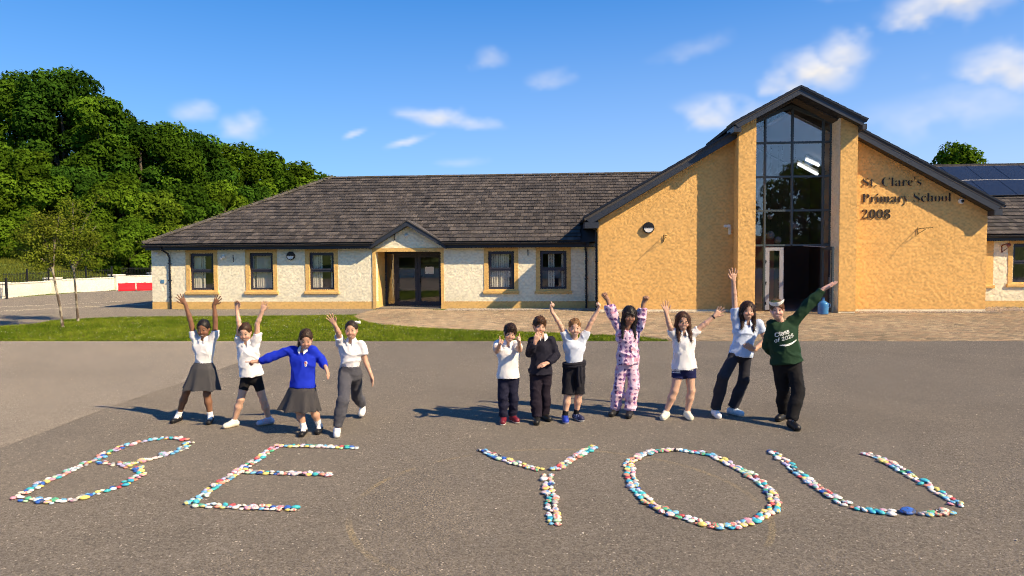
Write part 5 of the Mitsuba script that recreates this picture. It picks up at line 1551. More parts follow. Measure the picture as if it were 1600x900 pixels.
def person(key, label, J, skin, look=(0, -1, -.12), tilt=0.0, wide=1.0, hair=('short', (.05, .03, .02)), hands=('open', 'open'), palms=((0, -1, 0), (0, -1, 0)), thumbs=(1, -1),
           top=None, bottom=None, socks=None, shoes=None, seed=0, smile=True, brow=None, blush=True):
    """J: joints in metres. A = the arm on the image's left, B = on its right; L, R legs likewise"""
    s = J['s']
    g = lambda k: np.array(J[k], float)
    head, neck, hip = g('head'), g('neck'), g('hip')
    A, B = np.array(J['A']), np.array(J['B'])
    kL, kR, aL, aR, tL, tR = (g(x) for x in ('kneeL', 'kneeR', 'ankleL', 'ankleR', 'toeL', 'toeR'))
    P = lab(numbered('person'), label, 'person', 'children and helper posing in the yard')
    up = unit(neck - hip)
    across = unit(B[0] - A[0])
    across = unit(across - up * (across @ up))
    fwd = np.cross(up, across)
    fwd = fwd if fwd[1] < 0 else -fwd
    sw = .5 * np.linalg.norm(B[0] - A[0])
    w = wide
    hipw = .058 * s * w
    hL, hR = hip - across * hipw, hip + across * hipw
    chest = neck * .70 + hip * .30 - up * .02
    waist = neck * .40 + hip * .60
    # head frame
    hf = unit(look)
    hu = perp(hf, V3(math.sin(tilt), 0, math.cos(tilt)))
    hx = np.cross(hf, hu)          # towards the image's right when facing the camera
    hx = hx if hx[0] > 0 else -hx
    HS = .97 * (1.0 + (s - 1) * .35)
    hp = lambda x, y, z: head + (hx * x + hf * y + hu * z) * HS     # x right, y forward, z up

    allp = [head + hu * .2, head - hu * .2, *A, *B, A[3] + (A[3] - A[2]) * .4, B[3] + (B[3] - B[2]) * .4, hip, kL, kR, aL, aR, tL, tR, neck]
    lo, hi = bounds(allp, .14)
    lo[2] = min(lo[2], -.03)
    F = Field(lo, hi, .0062)
    # torso
    for side, S in ((-1, A[0]), (1, B[0])):
        F.cone(chest + across * side * sw * .45 * w, S - across * side * .02, .062 * s, .040 * s, .03, flat=fwd, q=.8)
    F.cone(chest - across * .045 * s * w, chest + across * .045 * s * w, .080 * s * w, .080 * s * w, .03, flat=fwd, q=.85)
    F.cone(chest, waist, .098 * s * w, .092 * s * w, .03, flat=fwd, q=.80)
    F.cone(waist, hip, .092 * s * w, .100 * s * w, .03, flat=fwd, q=.82)
    F.cone(neck - up * .02, head - hu * .05, .041 * s, .036 * s, .02)
    # head
    R = np.array([hx, hf, hu])
    F.ell(hp(0, -.012, .022), R, np.array([.0735, .0905, .090]) * HS, .02)
    F.ell(hp(0, .014, -.036), R, np.array([.0635, .070, .070]) * HS, .03)
    F.ell(hp(0, .052, -.082), R, np.array([.024, .022, .019]) * HS, .025)
    F.cone(hp(0, .076, .002), hp(0, .091, -.024), .007 * HS, .0115 * HS, .012)
    for q in (-1, 1):
        F.ell(hp(q * .030, .094, .012), R, np.array([.016, .012, .010]) * HS, .016, sub=True)
        F.ell(hp(q * .037, .060, -.034), R, np.array([.025, .023, .021]) * HS, .022)
        F.ell(hp(q * .074, -.006, -.008), R, np.array([.010, .018, .029]) * HS, .008)
    F.cone(hp(-.016, .078, -.062), hp(.016, .078, -.062), .008 * HS, .008 * HS, .010)
    # arms, hands
    aw = .5 + .5 * w
    for i, C in enumerate((A, B)):
        S, E, W, Tp = C
        F.cone(S, E, .037 * s * aw, .030 * s * aw, .02)
        F.cone(E, E + (W - E) * .3, .030 * s * aw, .030 * s * aw, .012)
        F.cone(E + (W - E) * .3, W, .030 * s * aw, .0215 * s, .012)
        hand(F, W, Tp, palms[i], thumbs[i], hands[i], s)
    # legs and feet
    for H_, K, An, To in ((hL, kL, aL, tL), (hR, kR, aR, tR)):
        F.cone(H_, K, .066 * s * w, .046 * s * aw, .03)
        F.cone(K, K + (An - K) * .34, .045 * s * aw, .047 * s * aw, .02)
        F.cone(K + (An - K) * .34, An, .047 * s * aw, .028 * s, .02)
        d = unit((To - An) * [1, 1, 0])
        z = To[2]
        F.cone(An, An + d * .02 + [0, 0, -.03], .030 * s, .028 * s, .015)
        F.cone(An - d * .03 * s + [0, 0, z - An[2] + .035], An + d * .12 * s + [0, 0, z - An[2] + .026], .030 * s, .024 * s, .02)
    F.cut(V3(0, 0, .006), V3(0, 0, -1))
    v, f = F.mesh()
    nz = meshkit.fbm(v * 14, 2, seed)[:, None]
    c = np.asarray(skin) * (.93 + .14 * nz)
    q = (v - head) @ R.T / HS
    fr = q[:, 1] > .03
    if blush:
        ck = np.exp(-(((np.abs(q[:, 0]) - .040) / .017) ** 2 + ((q[:, 2] + .028) / .016) ** 2)) * fr
        ns = np.exp(-((q[:, 0] / .014) ** 2 + ((q[:, 2] + .022) / .013) ** 2)) * fr
        c = c * (1 - (.30 * ck + .2 * ns)[:, None] * [-.15, .55, .5])
    fr = fr & (q[:, 1] < .100)
    lip = fr & (np.abs(q[:, 0]) < .027) & (np.abs(q[:, 2] + .062 - 14 * q[:, 0] ** 2) < .0085)
    c[lip] = np.asarray(skin) * [.88, .55, .53]
    if smile:
        te = fr & (np.abs(q[:, 0]) < .021) & (np.abs(q[:, 2] + .0615 - 14 * q[:, 0] ** 2) < .0036)
        c[te] = (.66, .62, .56)
    bw = fr & (np.abs(np.abs(q[:, 0]) - .032) < .016) & (np.abs(q[:, 2] - .036 + 30 * (np.abs(q[:, 0]) - .036) ** 2) < .0040)
    hc = np.asarray(hair[1], float)
    c[bw] = hc * .5 + np.asarray(skin) * .28 if brow is None else brow
    es = fr & (((np.abs(q[:, 0]) - .030) / .018) ** 2 + ((q[:, 2] - .012) / .010) ** 2 < 1)
    c[es] *= .80
    scene[P] = mikit.ply((v, f), 'skin', True, color=c)

    # eyes
    for k_ in (-1, 1):
        e = trimesh.creation.icosphere(2, .0112 * HS)
        ev = np.array(e.vertices)
        ce = hp(k_ * .030, .0740, .011)
        dirs = ev / np.linalg.norm(ev, axis=1, keepdims=True)
        fwdn = dirs @ unit(hf + hu * -.05)
        ec = np.where((fwdn > .40)[:, None], V3(.035, .022, .015), V3(.34, .31, .28))
        add('eye', (ev * [1, 1, .72] + ce, e.faces), 'shoe_leather', P, True, color=ec)

    # hair
    def hair_field(res=.0068):
        kind = hair[0]
        pts = [head + hu * .16, head - hu * .16, head - hf * .16, head + hf * .12, head + hx * .13, head - hx * .13]
        if kind in ('long', 'ponytail', 'fringe'):
            pts += [neck - up * .24 + across * .16, neck - up * .24 - across * .16 - fwd * .16]
        hlo, hhi = bounds(pts, .04)
        G = Field(hlo, hhi, res)
        th = {'short': .011, 'crop': .007, 'tied': .007, 'ponytail': .008, 'long': .013, 'fringe': .016, 'cap': .012}[kind]
        G.ell(hp(0, -.018, .027), R, (np.array([.0735, .0895, .090]) + th) * HS, .01)
        if kind in ('short', 'crop', 'cap'):
            G.ell(hp(0, -.045, -.02), R, (np.array([.066, .060, .075]) + th * .5) * HS, .01)
        if kind == 'short':
            G.ell(hp(0, .035, .090), R, np.array([.055, .055, .030]) * HS, .02)
        if kind == 'tied':
            G.ell(hp(0, -.115, .045), R, np.array([.038, .032, .036]) * HS, .008)
        if kind in ('long', 'fringe'):
            low = .10 if kind == 'long' else .15
            for qx in (-1, 1):
                e = hp(qx * .080, .012, -.05)
                G.cone(hp(qx * .066, .0, .05), e, .030 * HS, .028 * HS, .02)
                mid = neck + across * qx * .075 + fwd * .05 + up * .00
                G.cone(e, mid, .029 * HS, .026 * HS, .02)
                G.cone(mid, neck + across * qx * .082 + fwd * .095 - up * low, .026 * HS, .014, .02, flat=fwd, q=.7)
            G.cone(hp(0, -.06, .02), neck - fwd * .05 - up * .10, .066 * HS, .05, .03, flat=fwd, q=.6)
        if kind == 'ponytail':
            G.cone(hp(-.01, -.10, .03), hp(-.055, -.11, -.09), .034 * HS, .036 * HS, .02)
            G.cone(hp(-.055, -.11, -.09), neck - across * .085 - fwd * .05 - up * .08, .036 * HS, .016, .02)
        # face stays clear
        fz = {'short': .060, 'crop': .070, 'tied': .079, 'ponytail': .074, 'long': .076, 'fringe': .062, 'cap': .056}[kind]
        G.ell(hp(0, .085, fz - .092), R, np.array([.070 if kind not in ('long', 'fringe') else .059, .088, .092]) * HS, .008, sub=True)
        if kind in ('short', 'crop', 'tied', 'cap', 'ponytail'):
            for qx in (-1, 1):
                G.ell(hp(qx * .078, .012, -.030), R, np.array([.022, .034, .046]) * HS, .006, sub=True)
        if kind == 'fringe':
            G.cone(hp(-.050, .070, .060), hp(.050, .080, .030), .016, .014, .012)
        return G

    G = hair_field()
    if hair[0] in ('short', 'crop', 'cap'):
        G.ripple(.008, 34, seed + 3, (1, 1, .7))
    G.ripple(.004, 70, seed + 6, (1, 1, .3))
    hv, hfc = G.mesh()
    st = meshkit.noise((hv - head) @ R.T * [130, 90, 22], seed + 5)[:, None]
    hk = add('hair', (hv, hfc), 'hair', P, True, color=hc * (.45 + 1.25 * st))
    # loose strands over the mass
    rs = np.random.default_rng(seed + 900)
    hn = mesh_normals(hv, hfc)
    pick = rs.choice(len(hv), 1500)
    base, nn_ = hv[pick], hn[pick]
    kind = hair[0]
    comb = {'short': hf * .5 - hu * .5, 'crop': hf * .4 + hu * .2, 'cap': hf * .3 - hu * .5, 'tied': -hf * 1.0 + hu * .15, 'ponytail': -hf - hu * .2, 'long': -hu * 1.0, 'fringe': -hu * 1.0}[kind]
    tg = comb + rs.normal(0, .28, (len(pick), 3))
    tg = tg - nn_ * (tg * nn_).sum(1, keepdims=True)
    tg /= np.linalg.norm(tg, axis=1, keepdims=True) + 1e-9
    ln = {'short': .030, 'crop': .014, 'cap': .024, 'tied': .035, 'ponytail': .045, 'long': .060, 'fringe': .060}[kind] * rs.uniform(.5, 1.3, (len(pick), 1))
    ob = np.cross(nn_, tg) * rs.uniform(.0010, .0022, (len(pick), 1))
    lift_ = {'short': .40, 'crop': .5, 'cap': .3, 'tied': .03, 'ponytail': .06, 'long': .07, 'fringe': .06}[kind]
    b0 = base + nn_ * .001
    m0 = base + tg * ln * .5 + nn_ * (.0025 + ln * lift_ * .35)
    t0 = base + tg * ln + nn_ * ln * lift_ * rs.uniform(-.3, 1, (len(pick), 1))
    sv = np.stack([b0 - ob, b0 + ob, m0 - ob, m0 + ob, t0], 1).reshape(-1, 3)
    q5 = np.arange(len(pick))[:, None] * 5
    sf = np.vstack([q5 + [0, 1, 3], q5 + [0, 3, 2], q5 + [2, 3, 4]])
    sc_ = hc * rs.uniform(.4, 1.9, (len(pick), 1))
    lab(add('strand', (sv, sf), 'hair', hk, color=np.repeat(sc_, 5, axis=0)), kind='stuff')

    # ---------------------------------------------------------------- clothes
    def torso(G, off, zcut_up=None):
        o = off
        for side, S in ((-1, A[0]), (1, B[0])):
            G.cone(chest + across * side * sw * .45 * w, S - across * side * .02, .062 * s + o, .040 * s + o, .03, flat=fwd, q=.8)
        G.cone(chest - across * .045 * s * w, chest + across * .045 * s * w, .080 * s * w + o, .080 * s * w + o, .03, flat=fwd, q=.85)
        G.cone(chest, waist, .098 * s * w + o, .094 * s * w + o, .03, flat=fwd, q=.82)
        G.cone(waist, hip, .094 * s * w + o, .103 * s * w + o, .03, flat=fwd, q=.84)

    def shirt(name, col, sleeve, hem, off=.012, loose=.0, mat='cloth', paint=None, neckhole=.052, rip=.006, flare=0.0):
        """sleeve: 0..2 along upper arm and forearm; hem: metres of length below the hip joint (along the trunk)"""
        hl, hh = bounds([*A[:3], *B[:3], hip - up * .16, neck + up * .06, hip + across * .2, hip - across * .2, chest + fwd * .2, chest - fwd * .2], .12)
        G = Field(hl, hh, .0072)
        torso(G, off)
        if hem > -.03:   # worn loose over the waistband
            G.cone(chest - up * .02, hip, .101 * s * w + off, .112 * s * w + off + flare * .5 + .010, .03, flat=fwd, q=.88)
            G.cone(hip, hip - up * (hem + .06), .112 * s * w + off + flare * .5 + .010, .114 * s * w + off + flare + .012, .03, flat=fwd, q=.90)
        # opens below the hem, and at the neck
        G.cut(hip - up * hem, -up)
        for C in (A, B):
            S, E, W, _ = C
            H_ = Field(hl, hh, .0072)
            t = min(sleeve, 1)
            H_.cone(S, E, .038 * s * aw + off * .6 + loose * .35, .031 * s * aw + off * .6 + loose, .02)
            if sleeve > 1:
                e = E + (W - E) * (sleeve - 1)
                H_.cone(E, E + (W - E) * .4, .031 * s * aw + off * .6 + loose, .031 * s * aw + off * .6 + loose, .02)
                H_.cone(E + (W - E) * .4, W, .031 * s * aw + off * .6 + loose, .0225 * s + off * .5 + loose * .5, .02)
                H_.cut(e, W - E)
                # the cut must only bite at the cuff
            else:
                H_.cut(S + (E - S) * t, E - S)
            k = .022
            t_ = np.clip(.5 + .5 * (G.f - H_.f) / k, 0, 1)
            G.f = G.f * (1 - t_) + H_.f * t_ - k * t_ * (1 - t_)
        G.ripple(rip, 10, seed + 1, (1.3, 1.3, .8))
        G.folds(rip * 1.9, 7.5, seed + 4)
        G.ripple(rip * .4, 26, seed + 2)
        G.cone  # neck opening: take away the neck itself
        nb = neck + up * .012
        G.ell(nb + up * .035, np.array([across, fwd, up]), np.array([neckhole, neckhole, .052]) * (1 + .2 * (s - 1)), .006, sub=True)
        vv, ff = G.mesh()
        cc = shade_cloth(vv, col, seed, .05)
        if paint is not None:
            cc = paint(vv, cc)
        key_ = add(name, (vv, ff), mat, P, True, color=cc)
        return key_, G

    def collar(col, r=.050, drop=.035, spread=.9):
        """turned-down shirt collar, open at the throat"""
        m = MB()
        n = 26
        a = np.linspace(.32, 2 * np.pi - .32, n) - np.pi / 2
        rows = []
        b0 = neck + up * .004
        for rr, dz in ((.86, .034), (.92, .038), (1.22, .010), (1.52, -.016)):
            tipd = np.exp(-((np.minimum(a + np.pi / 2, 1.5 * np.pi - a) - .32) / .35) ** 2)
            rad = r * rr * s * (1 + .0 * tipd)
            rows.append(b0 + np.outer(np.cos(a) * rad, across) - np.outer(np.sin(a) * rad, fwd) + np.outer(dz - tipd * drop * (1.0 if dz < .0 else .45 if dz < .02 else .25), up) + np.outer(tipd * (.012 if dz < .0 else 0), fwd))
        rows = np.array(rows)
        q = rows.reshape(-1, 3)
        i, j = np.meshgrid(np.arange(3), np.arange(n - 1), indexing='ij')
        fc = np.stack([i * n + j, i * n + j + 1, (i + 1) * n + j + 1, (i + 1) * n + j], -1).reshape(-1, 4)
        m.raw(np.vstack([q + up * .003, q - up * .004]), np.vstack([fc, fc[:, ::-1] + len(q)]), col)
        m.build('collar', 'cloth', P, smooth=True, color=True)

    def trousers(name, col, reach, off=.012, flare=0.0, rip=.004, paint=None, rise=.10, hem_extra=0.0, mat='cloth'):
        """reach: 0..1 to the knee, 1..2 to the ankle"""
        hl, hh = bounds([hL, hR, kL, kR, aL, aR, hip + up * (rise + .03), hip + across * .17 * w, hip - across * .17 * w], .14)
        G = Field(hl, hh, .0072)
        G.cone(hip + up * (rise + .03), hip, .094 * s * w + off, .103 * s * w + off, .03, flat=fwd, q=.84)
        G.cone(hip, hip - up * .03, .103 * s * w + off, .09 * s * w + off, .03, flat=fwd, q=.84)
        G.cut(hip + up * rise, up)
        for H_, K, An in ((hL, kL, aL), (hR, kR, aR)):
            X = Field(hl, hh, .0072)
            X.cone(H_, K, .067 * s * w + off, .047 * s * aw + off + flare * .5, .03)
            if reach > 1:
                X.cone(K, K + (An - K) * .4, .047 * s * aw + off + flare * .5, .047 * s * aw + off + flare * .7, .02)
                X.cone(K + (An - K) * .4, An, .047 * s * aw + off + flare * .7, .034 * s + off + flare, .02)
                X.cut(K + (An - K) * (reach - 1), An - K)
            else:
                X.cut(H_ + (K - H_) * reach, K - H_)
            k = .018
            t_ = np.clip(.5 + .5 * (G.f - X.f) / k, 0, 1)
            G.f = G.f * (1 - t_) + X.f * t_ - k * t_ * (1 - t_)
        G.ripple(rip, 9, seed + 11, (1.2, 1.2, .8))
        G.folds(rip * 1.8, 6, seed + 13)
        G.ripple(rip * .6, 24, seed + 12, (1, 1, 1.6))
        vv, ff = G.mesh()
        cc = shade_cloth(vv, col, seed + 2, .08)
        if paint is not None:
            cc = paint(vv, cc)
        return add(name, (vv, ff), mat, P, True, color=cc)

    def skirt(col, length, flare, lean=(0, 0, 0), folds=9, rise=.10, off=.016, asym=0.0):
        n, m_ = 96, 16
        a = np.arange(n) * 2 * np.pi / n
        rr = np.random.default_rng(seed)
        ph = np.cumsum(rr.uniform(.7, 1.3, folds))
        ph = ph / ph[-1] * 2 * np.pi
        fold = np.zeros(n)
        for c_ in ph:
            dlt = (a - c_ + np.pi) % (2 * np.pi) - np.pi
            fold += np.exp(-(dlt / .17) ** 2) * rr.uniform(.7, 1.3)
        rows = []
        for j in range(m_):
            t = j / (m_ - 1)
            ce = hip + up * (rise - (length) * t) + np.asarray(lean) * t ** 1.3
            r0 = (.097 + .030 * min(1, t * 5)) * s * w + off
            r = r0 + flare * t ** 1.1
            rad = r + (fold - .5) * .045 * t ** 1.2
            z = -.02 * t * (fold - .3) * .6
            rows.append(ce + np.outer(np.cos(a) * rad * (1 + asym * t * (np.cos(a) < 0)), across) + np.outer(np.sin(a) * rad * .86, fwd) + np.outer(z, up))
        q = np.array(rows).reshape(-1, 3)
        i, j = np.meshgrid(np.arange(m_ - 1), np.arange(n), indexing='ij')
        fc = np.stack([i * n + j, i * n + (j + 1) % n, (i + 1) * n + (j + 1) % n, (i + 1) * n + j], -1).reshape(-1, 4)
        inner = (q - hip) * [.965, .965, 1] + hip
        k0 = len(q)
        lip = np.array([[(m_ - 1) * n + x, (m_ - 1) * n + (x + 1) % n, k0 + (m_ - 1) * n + (x + 1) % n, k0 + (m_ - 1) * n + x] for x in range(n)])
        m = MB().raw(np.vstack([q, inner]), np.vstack([fc, fc[:, ::-1] + k0, lip]))
        vv, ff = m.get()
        return add('skirt', (vv, ff), 'cloth', P, True, color=shade_cloth(vv, col, seed, .08, 14))

    def foot(An, To, sock, shoe, sole, kind):
        d = unit((To - An) * [1, 1, 0])
        z = To[2]
        zz = lambda h: V3(0, 0, z - An[2] + h)
        if sock is not None:
            scol, sh = sock
            lg = unit((kL if An is aL else kR) - An)
            G = Field(*bounds([An + lg * (sh + .02), An + zz(.02) + d * .10, An + zz(.02) - d * .05], .06), .0065)
            G.cone(An + lg * (sh + .03), An, .036 * s + sh * .05, .034 * s, .015).cone(An, An + zz(.05) + d * .05 * s, .034 * s, .030 * s, .02)
            G.cut(An + lg * sh, lg)
            G.ripple(.002, 30, seed)
            vv, ff = G.mesh()
            add('sock', (vv, ff), 'cloth', P, True, color=shade_cloth(vv, scol, seed, .06))
        heel, toe = An + zz(.043 * s) - d * .034 * s, An + zz(.032 * s) + d * .125 * s
        lo_, hi_ = bounds([heel, toe, An + [0, 0, .03]], .07)
        G = Field(lo_, hi_, .0058)
        G.cone(heel, toe, .037 * s, .030 * s, .02)
        G.cone(heel + d * .07 * s, toe - d * .015 * s, .036 * s, .036 * s, .02, flat=V3(0, 0, 1), q=.8)
        if kind in ('trainer', 'boot'):
            G.cone(An + zz(.05 * s) - d * .012, An + [0, 0, .012], .040 * s, .037 * s, .02)
            G.cone(An + zz(.065 * s) + d * .01 * s, toe + [0, 0, .008], .034 * s, .026 * s, .02)
        G.cut(V3(0, 0, z + .016), V3(0, 0, -1))
        if kind == 'trainer':
            G.cut(An + [0, 0, .012], V3(0, 0, 1))
        elif kind == 'strap':
            G.ell(An + zz(.078 * s) + d * .032 * s, np.array([np.cross(d, V3(0, 0, 1)), d, V3(0, 0, 1)]), np.array([.040, .068, .042]) * s, .006, sub=True)
        vv, ff = G.mesh()
        cc = np.broadcast_to(np.asarray(shoe[0], float), (len(vv), 3)).copy()
        lat = (vv - An) @ np.cross(d, V3(0, 0, 1))
        al = (vv - An) @ d
        if kind == 'trainer' and len(shoe) > 1:
            on = (np.abs(lat) > .018) & (np.sin((al + vv[:, 2] * .6) * 210) > .35) & (al > .0) & (al < .09)
            cc[on] = shoe[1]
        sk = add('shoe', (vv, ff), 'shoe_leather', P, True, color=cc)
        x = Field(lo_, hi_, .0058)
        x.cone(heel, toe, .041 * s, .033 * s, .02)
        x.cone(heel + d * .07 * s, toe - d * .015 * s, .040 * s, .039 * s, .02, flat=V3(0, 0, 1), q=.8)
        x.cut(V3(0, 0, z + .0165 + .006), V3(0, 0, 1)).cut(V3(0, 0, z + .001), V3(0, 0, -1))
        vv, ff = x.mesh()
        add('sole', (vv, ff), 'shoe_leather', sk, 25, color=None) if False else add('sole', (vv, ff), 'shoe_leather', sk, True, color=np.broadcast_to(np.asarray(sole, float), (len(vv), 3)))
        if kind == 'strap':
            m = MB()
            b0 = An + zz(.062 * s) + d * .030 * s
            cr = np.cross(d, V3(0, 0, 1))
            pts = [b0 + cr * math.cos(t) * .040 * s + V3(0, 0, 1) * (math.sin(t) * .030 * s - .012) for t in np.linspace(0, np.pi, 12)]
            m.tube(pts, .0075, 6)
            m.build('strap', 'black_paint', sk)
        elif kind == 'trainer':
            m = MB()
            cr = np.cross(d, V3(0, 0, 1))
            for t in (.03, .05, .07):
                b0 = An + zz((.098 - t * .55) * s) + d * (t + .01) * s
                m.tube([b0 - cr * .018, b0 + [0, 0, .006], b0 + cr * .018], .0035, 4)
            lab(m.build('lace', 'lamp_white', sk), kind='stuff')

    ns = dict(P=P, shirt=shirt, collar=collar, trousers=trousers, skirt=skirt, foot=foot, hp=hp, head=head, neck=neck, hip=hip, up=up, across=across, fwd=fwd, A=A, B=B, aL=aL, aR=aR, tL=tL, tR=tR,
              chest=chest, waist=waist, s=s, hx=hx, hf=hf, hu=hu, HS=HS, R=R, kL=kL, kR=kR, hL=hL, hR=hR, w=w)
    return ns


def feet(n, sock, shoe, sole, kind, shoe2=None):
    n['foot'](n['aL'], n['tL'], sock, shoe, sole, kind)
    n['foot'](n['aR'], n['tR'], sock, shoe2 or shoe, sole, kind)


FAIR, TAN, BROWN = (.60, .365, .26), (.50, .285, .185), (.215, .105, .060)
WHITE, BLUEWHITE = (.70, .71, .74), (.62, .70, .86)
CHARCOAL, NAVY, BLACK = (.060, .060, .066), (.013, .014, .034), (.012, .012, .014)

# 1: girl with raised arms, white polo and grey skirt
n = person('p1', 'girl in white polo shirt and grey skirt with both arms raised, leftmost in the row', JOINTS['p1'], BROWN, look=(.05, -1, -.30), hair=('tied', (.012, .010, .010)), hands=('spread', 'spread'),
           palms=((.2, -1, 0), (0, -1, 0)), thumbs=(-1, 1), seed=1)
n['skirt'](CHARCOAL, .355, .082, (0, 0, 0), 8, rise=.07, asym=.18)
n['shirt']('polo_shirt', WHITE, .34, -.055, .012, .008)
n['collar'](WHITE)
feet(n, ((.80, .80, .80), .075), [(.010, .010, .012)], (.01, .01, .01), 'strap')

# 2: girl, loose white top, black cycling shorts
n = person('p2', 'girl with raised arms in a loose white top and black cycling shorts', JOINTS['p2'], FAIR, look=(.1, -1, -.42), tilt=-.05, hair=('tied', (.045, .022, .012)), hands=('cup', 'open'),
           palms=((0, -1, 0), (0, -1, 0)), thumbs=(1, 1), seed=2)
n['trousers']('cycling_shorts', BLACK, .60, .004, 0, .001, rise=.05)
n['shirt']('polo_shirt', WHITE, .38, .005, .018, .010, flare=.018, rip=.008)
n['collar'](WHITE)
n['foot'](n['aL'], n['tL'], ((.78, .77, .75), .03), [(.72, .70, .62)], (.55, .46, .30), 'trainer')
n['foot'](n['aR'], n['tR'], ((.42, .50, .74), .035), [(.36, .44, .60), (.62, .32, .30)], (.55, .46, .34), 'trainer')

# 3: girl in the royal blue jumper
n = person('p3', 'girl in a royal blue jumper and grey skirt pointing to one side', JOINTS['p3'], (.55, .32, .22), look=(.28, -1, -.55), wide=1.03, hair=('ponytail', (.035, .018, .011)), hands=('point', 'relaxed'),
           palms=((0, .2, -1), (-1, .2, 0)), thumbs=(1, 1), seed=3)
n['skirt']((.055, .053, .058), .330, .078, (-.012, 0, 0), 9, rise=.055, asym=.22)
_, G3 = n['shirt']('jumper', (.010, .030, .48), 1.90, -.01, .020, .010, rip=.006, neckhole=.058)
n['collar'](WHITE, .047)
bm = MB()
bc = n['chest'] + n['across'] * .062 + n['up'] * .0
for (dx, dz, r, col) in ((0, .012, .021, (.75, .74, .75)), (0, .014, .014, (.55, .10, .14)), (.004, .014, .007, (.75, .74, .75)), (0, -.018, .013, (.75, .74, .75)), (0, -.017, .007, (.5, .12, .15))):
    p = bc + n['across'] * dx + n['up'] * dz + n['fwd'] * .16
    for _ in range(60):
        p = p - n['fwd'] * float(np.clip(G3.at(p[None])[0], 0, .012))
    a = np.arange(12) * np.pi / 6
    off_ = .0015 + .0015 * (.022 - r) / .01
    ring = p + n['fwd'] * off_ + r * (np.cos(a)[:, None] * n['across'] + np.sin(a)[:, None] * n['up'] * 1.15)
    bm.raw(np.vstack([ring, p + n['fwd'] * (off_ + .003), ring - n['fwd'] * .012]), [[i, (i + 1) % 12, 12] for i in range(12)] + [[(i + 1) % 12, i, i + 13] for i in range(12)] + [[(i + 1) % 12, i + 13, (i + 1) % 12 + 13] for i in range(12)], col)
lab(bm.build('badge', 'cloth', n['P'], color=True), 'small white and red school crest on the blue jumper')
feet(n, ((.82, .82, .82), .10), [(.010, .010, .012)], (.01, .01, .01), 'strap')

# 4: girl striding, white blouse, grey trousers
n = person('p4', 'girl striding and waving in a white blouse and grey trousers', JOINTS['p4'], (.56, .33, .225), look=(.04, -1, -.12), tilt=-.04, wide=1.08, hair=('tied', (.022, .014, .010)), hands=('spread', 'relaxed'),
           palms=((0, -1, 0), (-.8, -.3, 0)), thumbs=(1, 1), seed=4)
n['trousers']('trousers', (.070, .072, .088), 1.93, .016, .006, .006)
n['shirt']('blouse', WHITE, .62, -.045, .016, .008, rip=.010)
n['collar'](WHITE, .052, .045)
bow = MB()
for q in (-1, 1):
    h = trimesh.creation.icosphere(2, 1.0)
    vv = np.array(h.vertices) * [.034, .016, .028]
    vv[:, 2] *= (.5 + .8 * np.abs(vv[:, 0]) / .034)
    bow.raw(n['hp'](.055, -.075, .085) + n['hx'] * q * .026 + vv @ np.array([n['hx'], n['hf'], n['hu']]), h.faces, (.8, .8, .78))
bow.build('hair_bow', 'cloth', n['P'], smooth=True, color=True)
feet(n, ((.8, .8, .8), .02), [(.78, .78, .78)], (.74, .74, .72), 'trainer')

# 5: boy giving two thumbs up
n = person('p5', 'boy in white polo and navy trousers holding two thumbs up in front of him', JOINTS['p5'], FAIR, look=(.12, -1, -.38), tilt=.12, hair=('short', (.030, .016, .010)), hands=('thumb', 'thumb'),
           palms=((1, 0, -.1), (-1, 0, -.1)), thumbs=(1, -1), seed=5)
n['trousers']('trousers', NAVY, 1.95, .014, .006, .007, rise=.03)
n['shirt']('polo_shirt', WHITE, .55, .02, .016, .014, rip=.006, flare=.008)
n['collar'](WHITE)
feet(n, None, [(.16, .016, .030)], (.76, .74, .72), 'trainer')

# 6: boy hiding his face
n = person('p6', 'boy in a navy jumper with one hand over his face', JOINTS['p6'], FAIR, look=(.22, -1, -.25), tilt=.10, wide=1.05, hair=('short', (.075, .036, .016)), hands=('cup', 'relaxed'),
           palms=((.3, 1, -.2), (0, .3, -1)), thumbs=(-1, 1), seed=6, smile=False)
n['trousers']('trousers', (.016, .012, .022), 1.97, .014, .010, .008, rise=.03)
n['shirt']('jumper', (.014, .014, .026), 1.93, .025, .018, .008, rip=.009, neckhole=.058)
n['collar'](WHITE, .049)
feet(n, None, [(.012, .012, .012)], (.012, .012, .012), 'trainer')

# 7: boy, thumbs up overhead, jumper tied round the waist
n = person('p7', 'boy in pale T-shirt and black shorts with arms overhead, jumper tied round his waist', JOINTS['p7'], (.62, .385, .28), look=(.05, -1, -.2), hair=('crop', (.20, .105, .042)), hands=('thumb', 'fist'),
           palms=((1, -.2, 0), (-1, .2, 0)), thumbs=(1, -1), seed=7)
n['trousers']('shorts', (.012, .012, .018), .98, .022, .018, .005)
n['shirt']('t_shirt', (.58, .65, .78), .42, -.05, .012, .010)
m = MB()
for t in range(2):
    pts = [n['hip'] + n['up'] * (.085 - .03 * t + .02 * math.cos(a)) + n['across'] * math.cos(a) * .135 * n['s'] + n['fwd'] * math.sin(a) * .118 * n['s'] for a in np.linspace(0, 2 * np.pi, 26)]
    m.tube(pts, .022, 8)
m.build('tied_jumper', 'navy_knit', n['P'], smooth=True)
m = MB()
for o, ln in ((.045, .27), (.075, .22)):
    b0 = n['hip'] + n['up'] * .06 + n['across'] * o + n['fwd'] * .125
    m = MB().tube([b0, b0 - n['up'] * ln * .5 + n['fwd'] * .012, b0 - n['up'] * ln + n['across'] * .02], [.026, .027, .020], 8)
    m.build('hanging_sleeve', 'navy_knit', n['P'], smooth=True)
scene['navy_knit'] = pr((.012, .012, .020), .9)
feet(n, ((.010, .010, .014), .075), [(.02, .05, .42), (.015, .018, .04)], (.72, .72, .74), 'trainer', [(.018, .022, .07), (.3, .35, .5)])


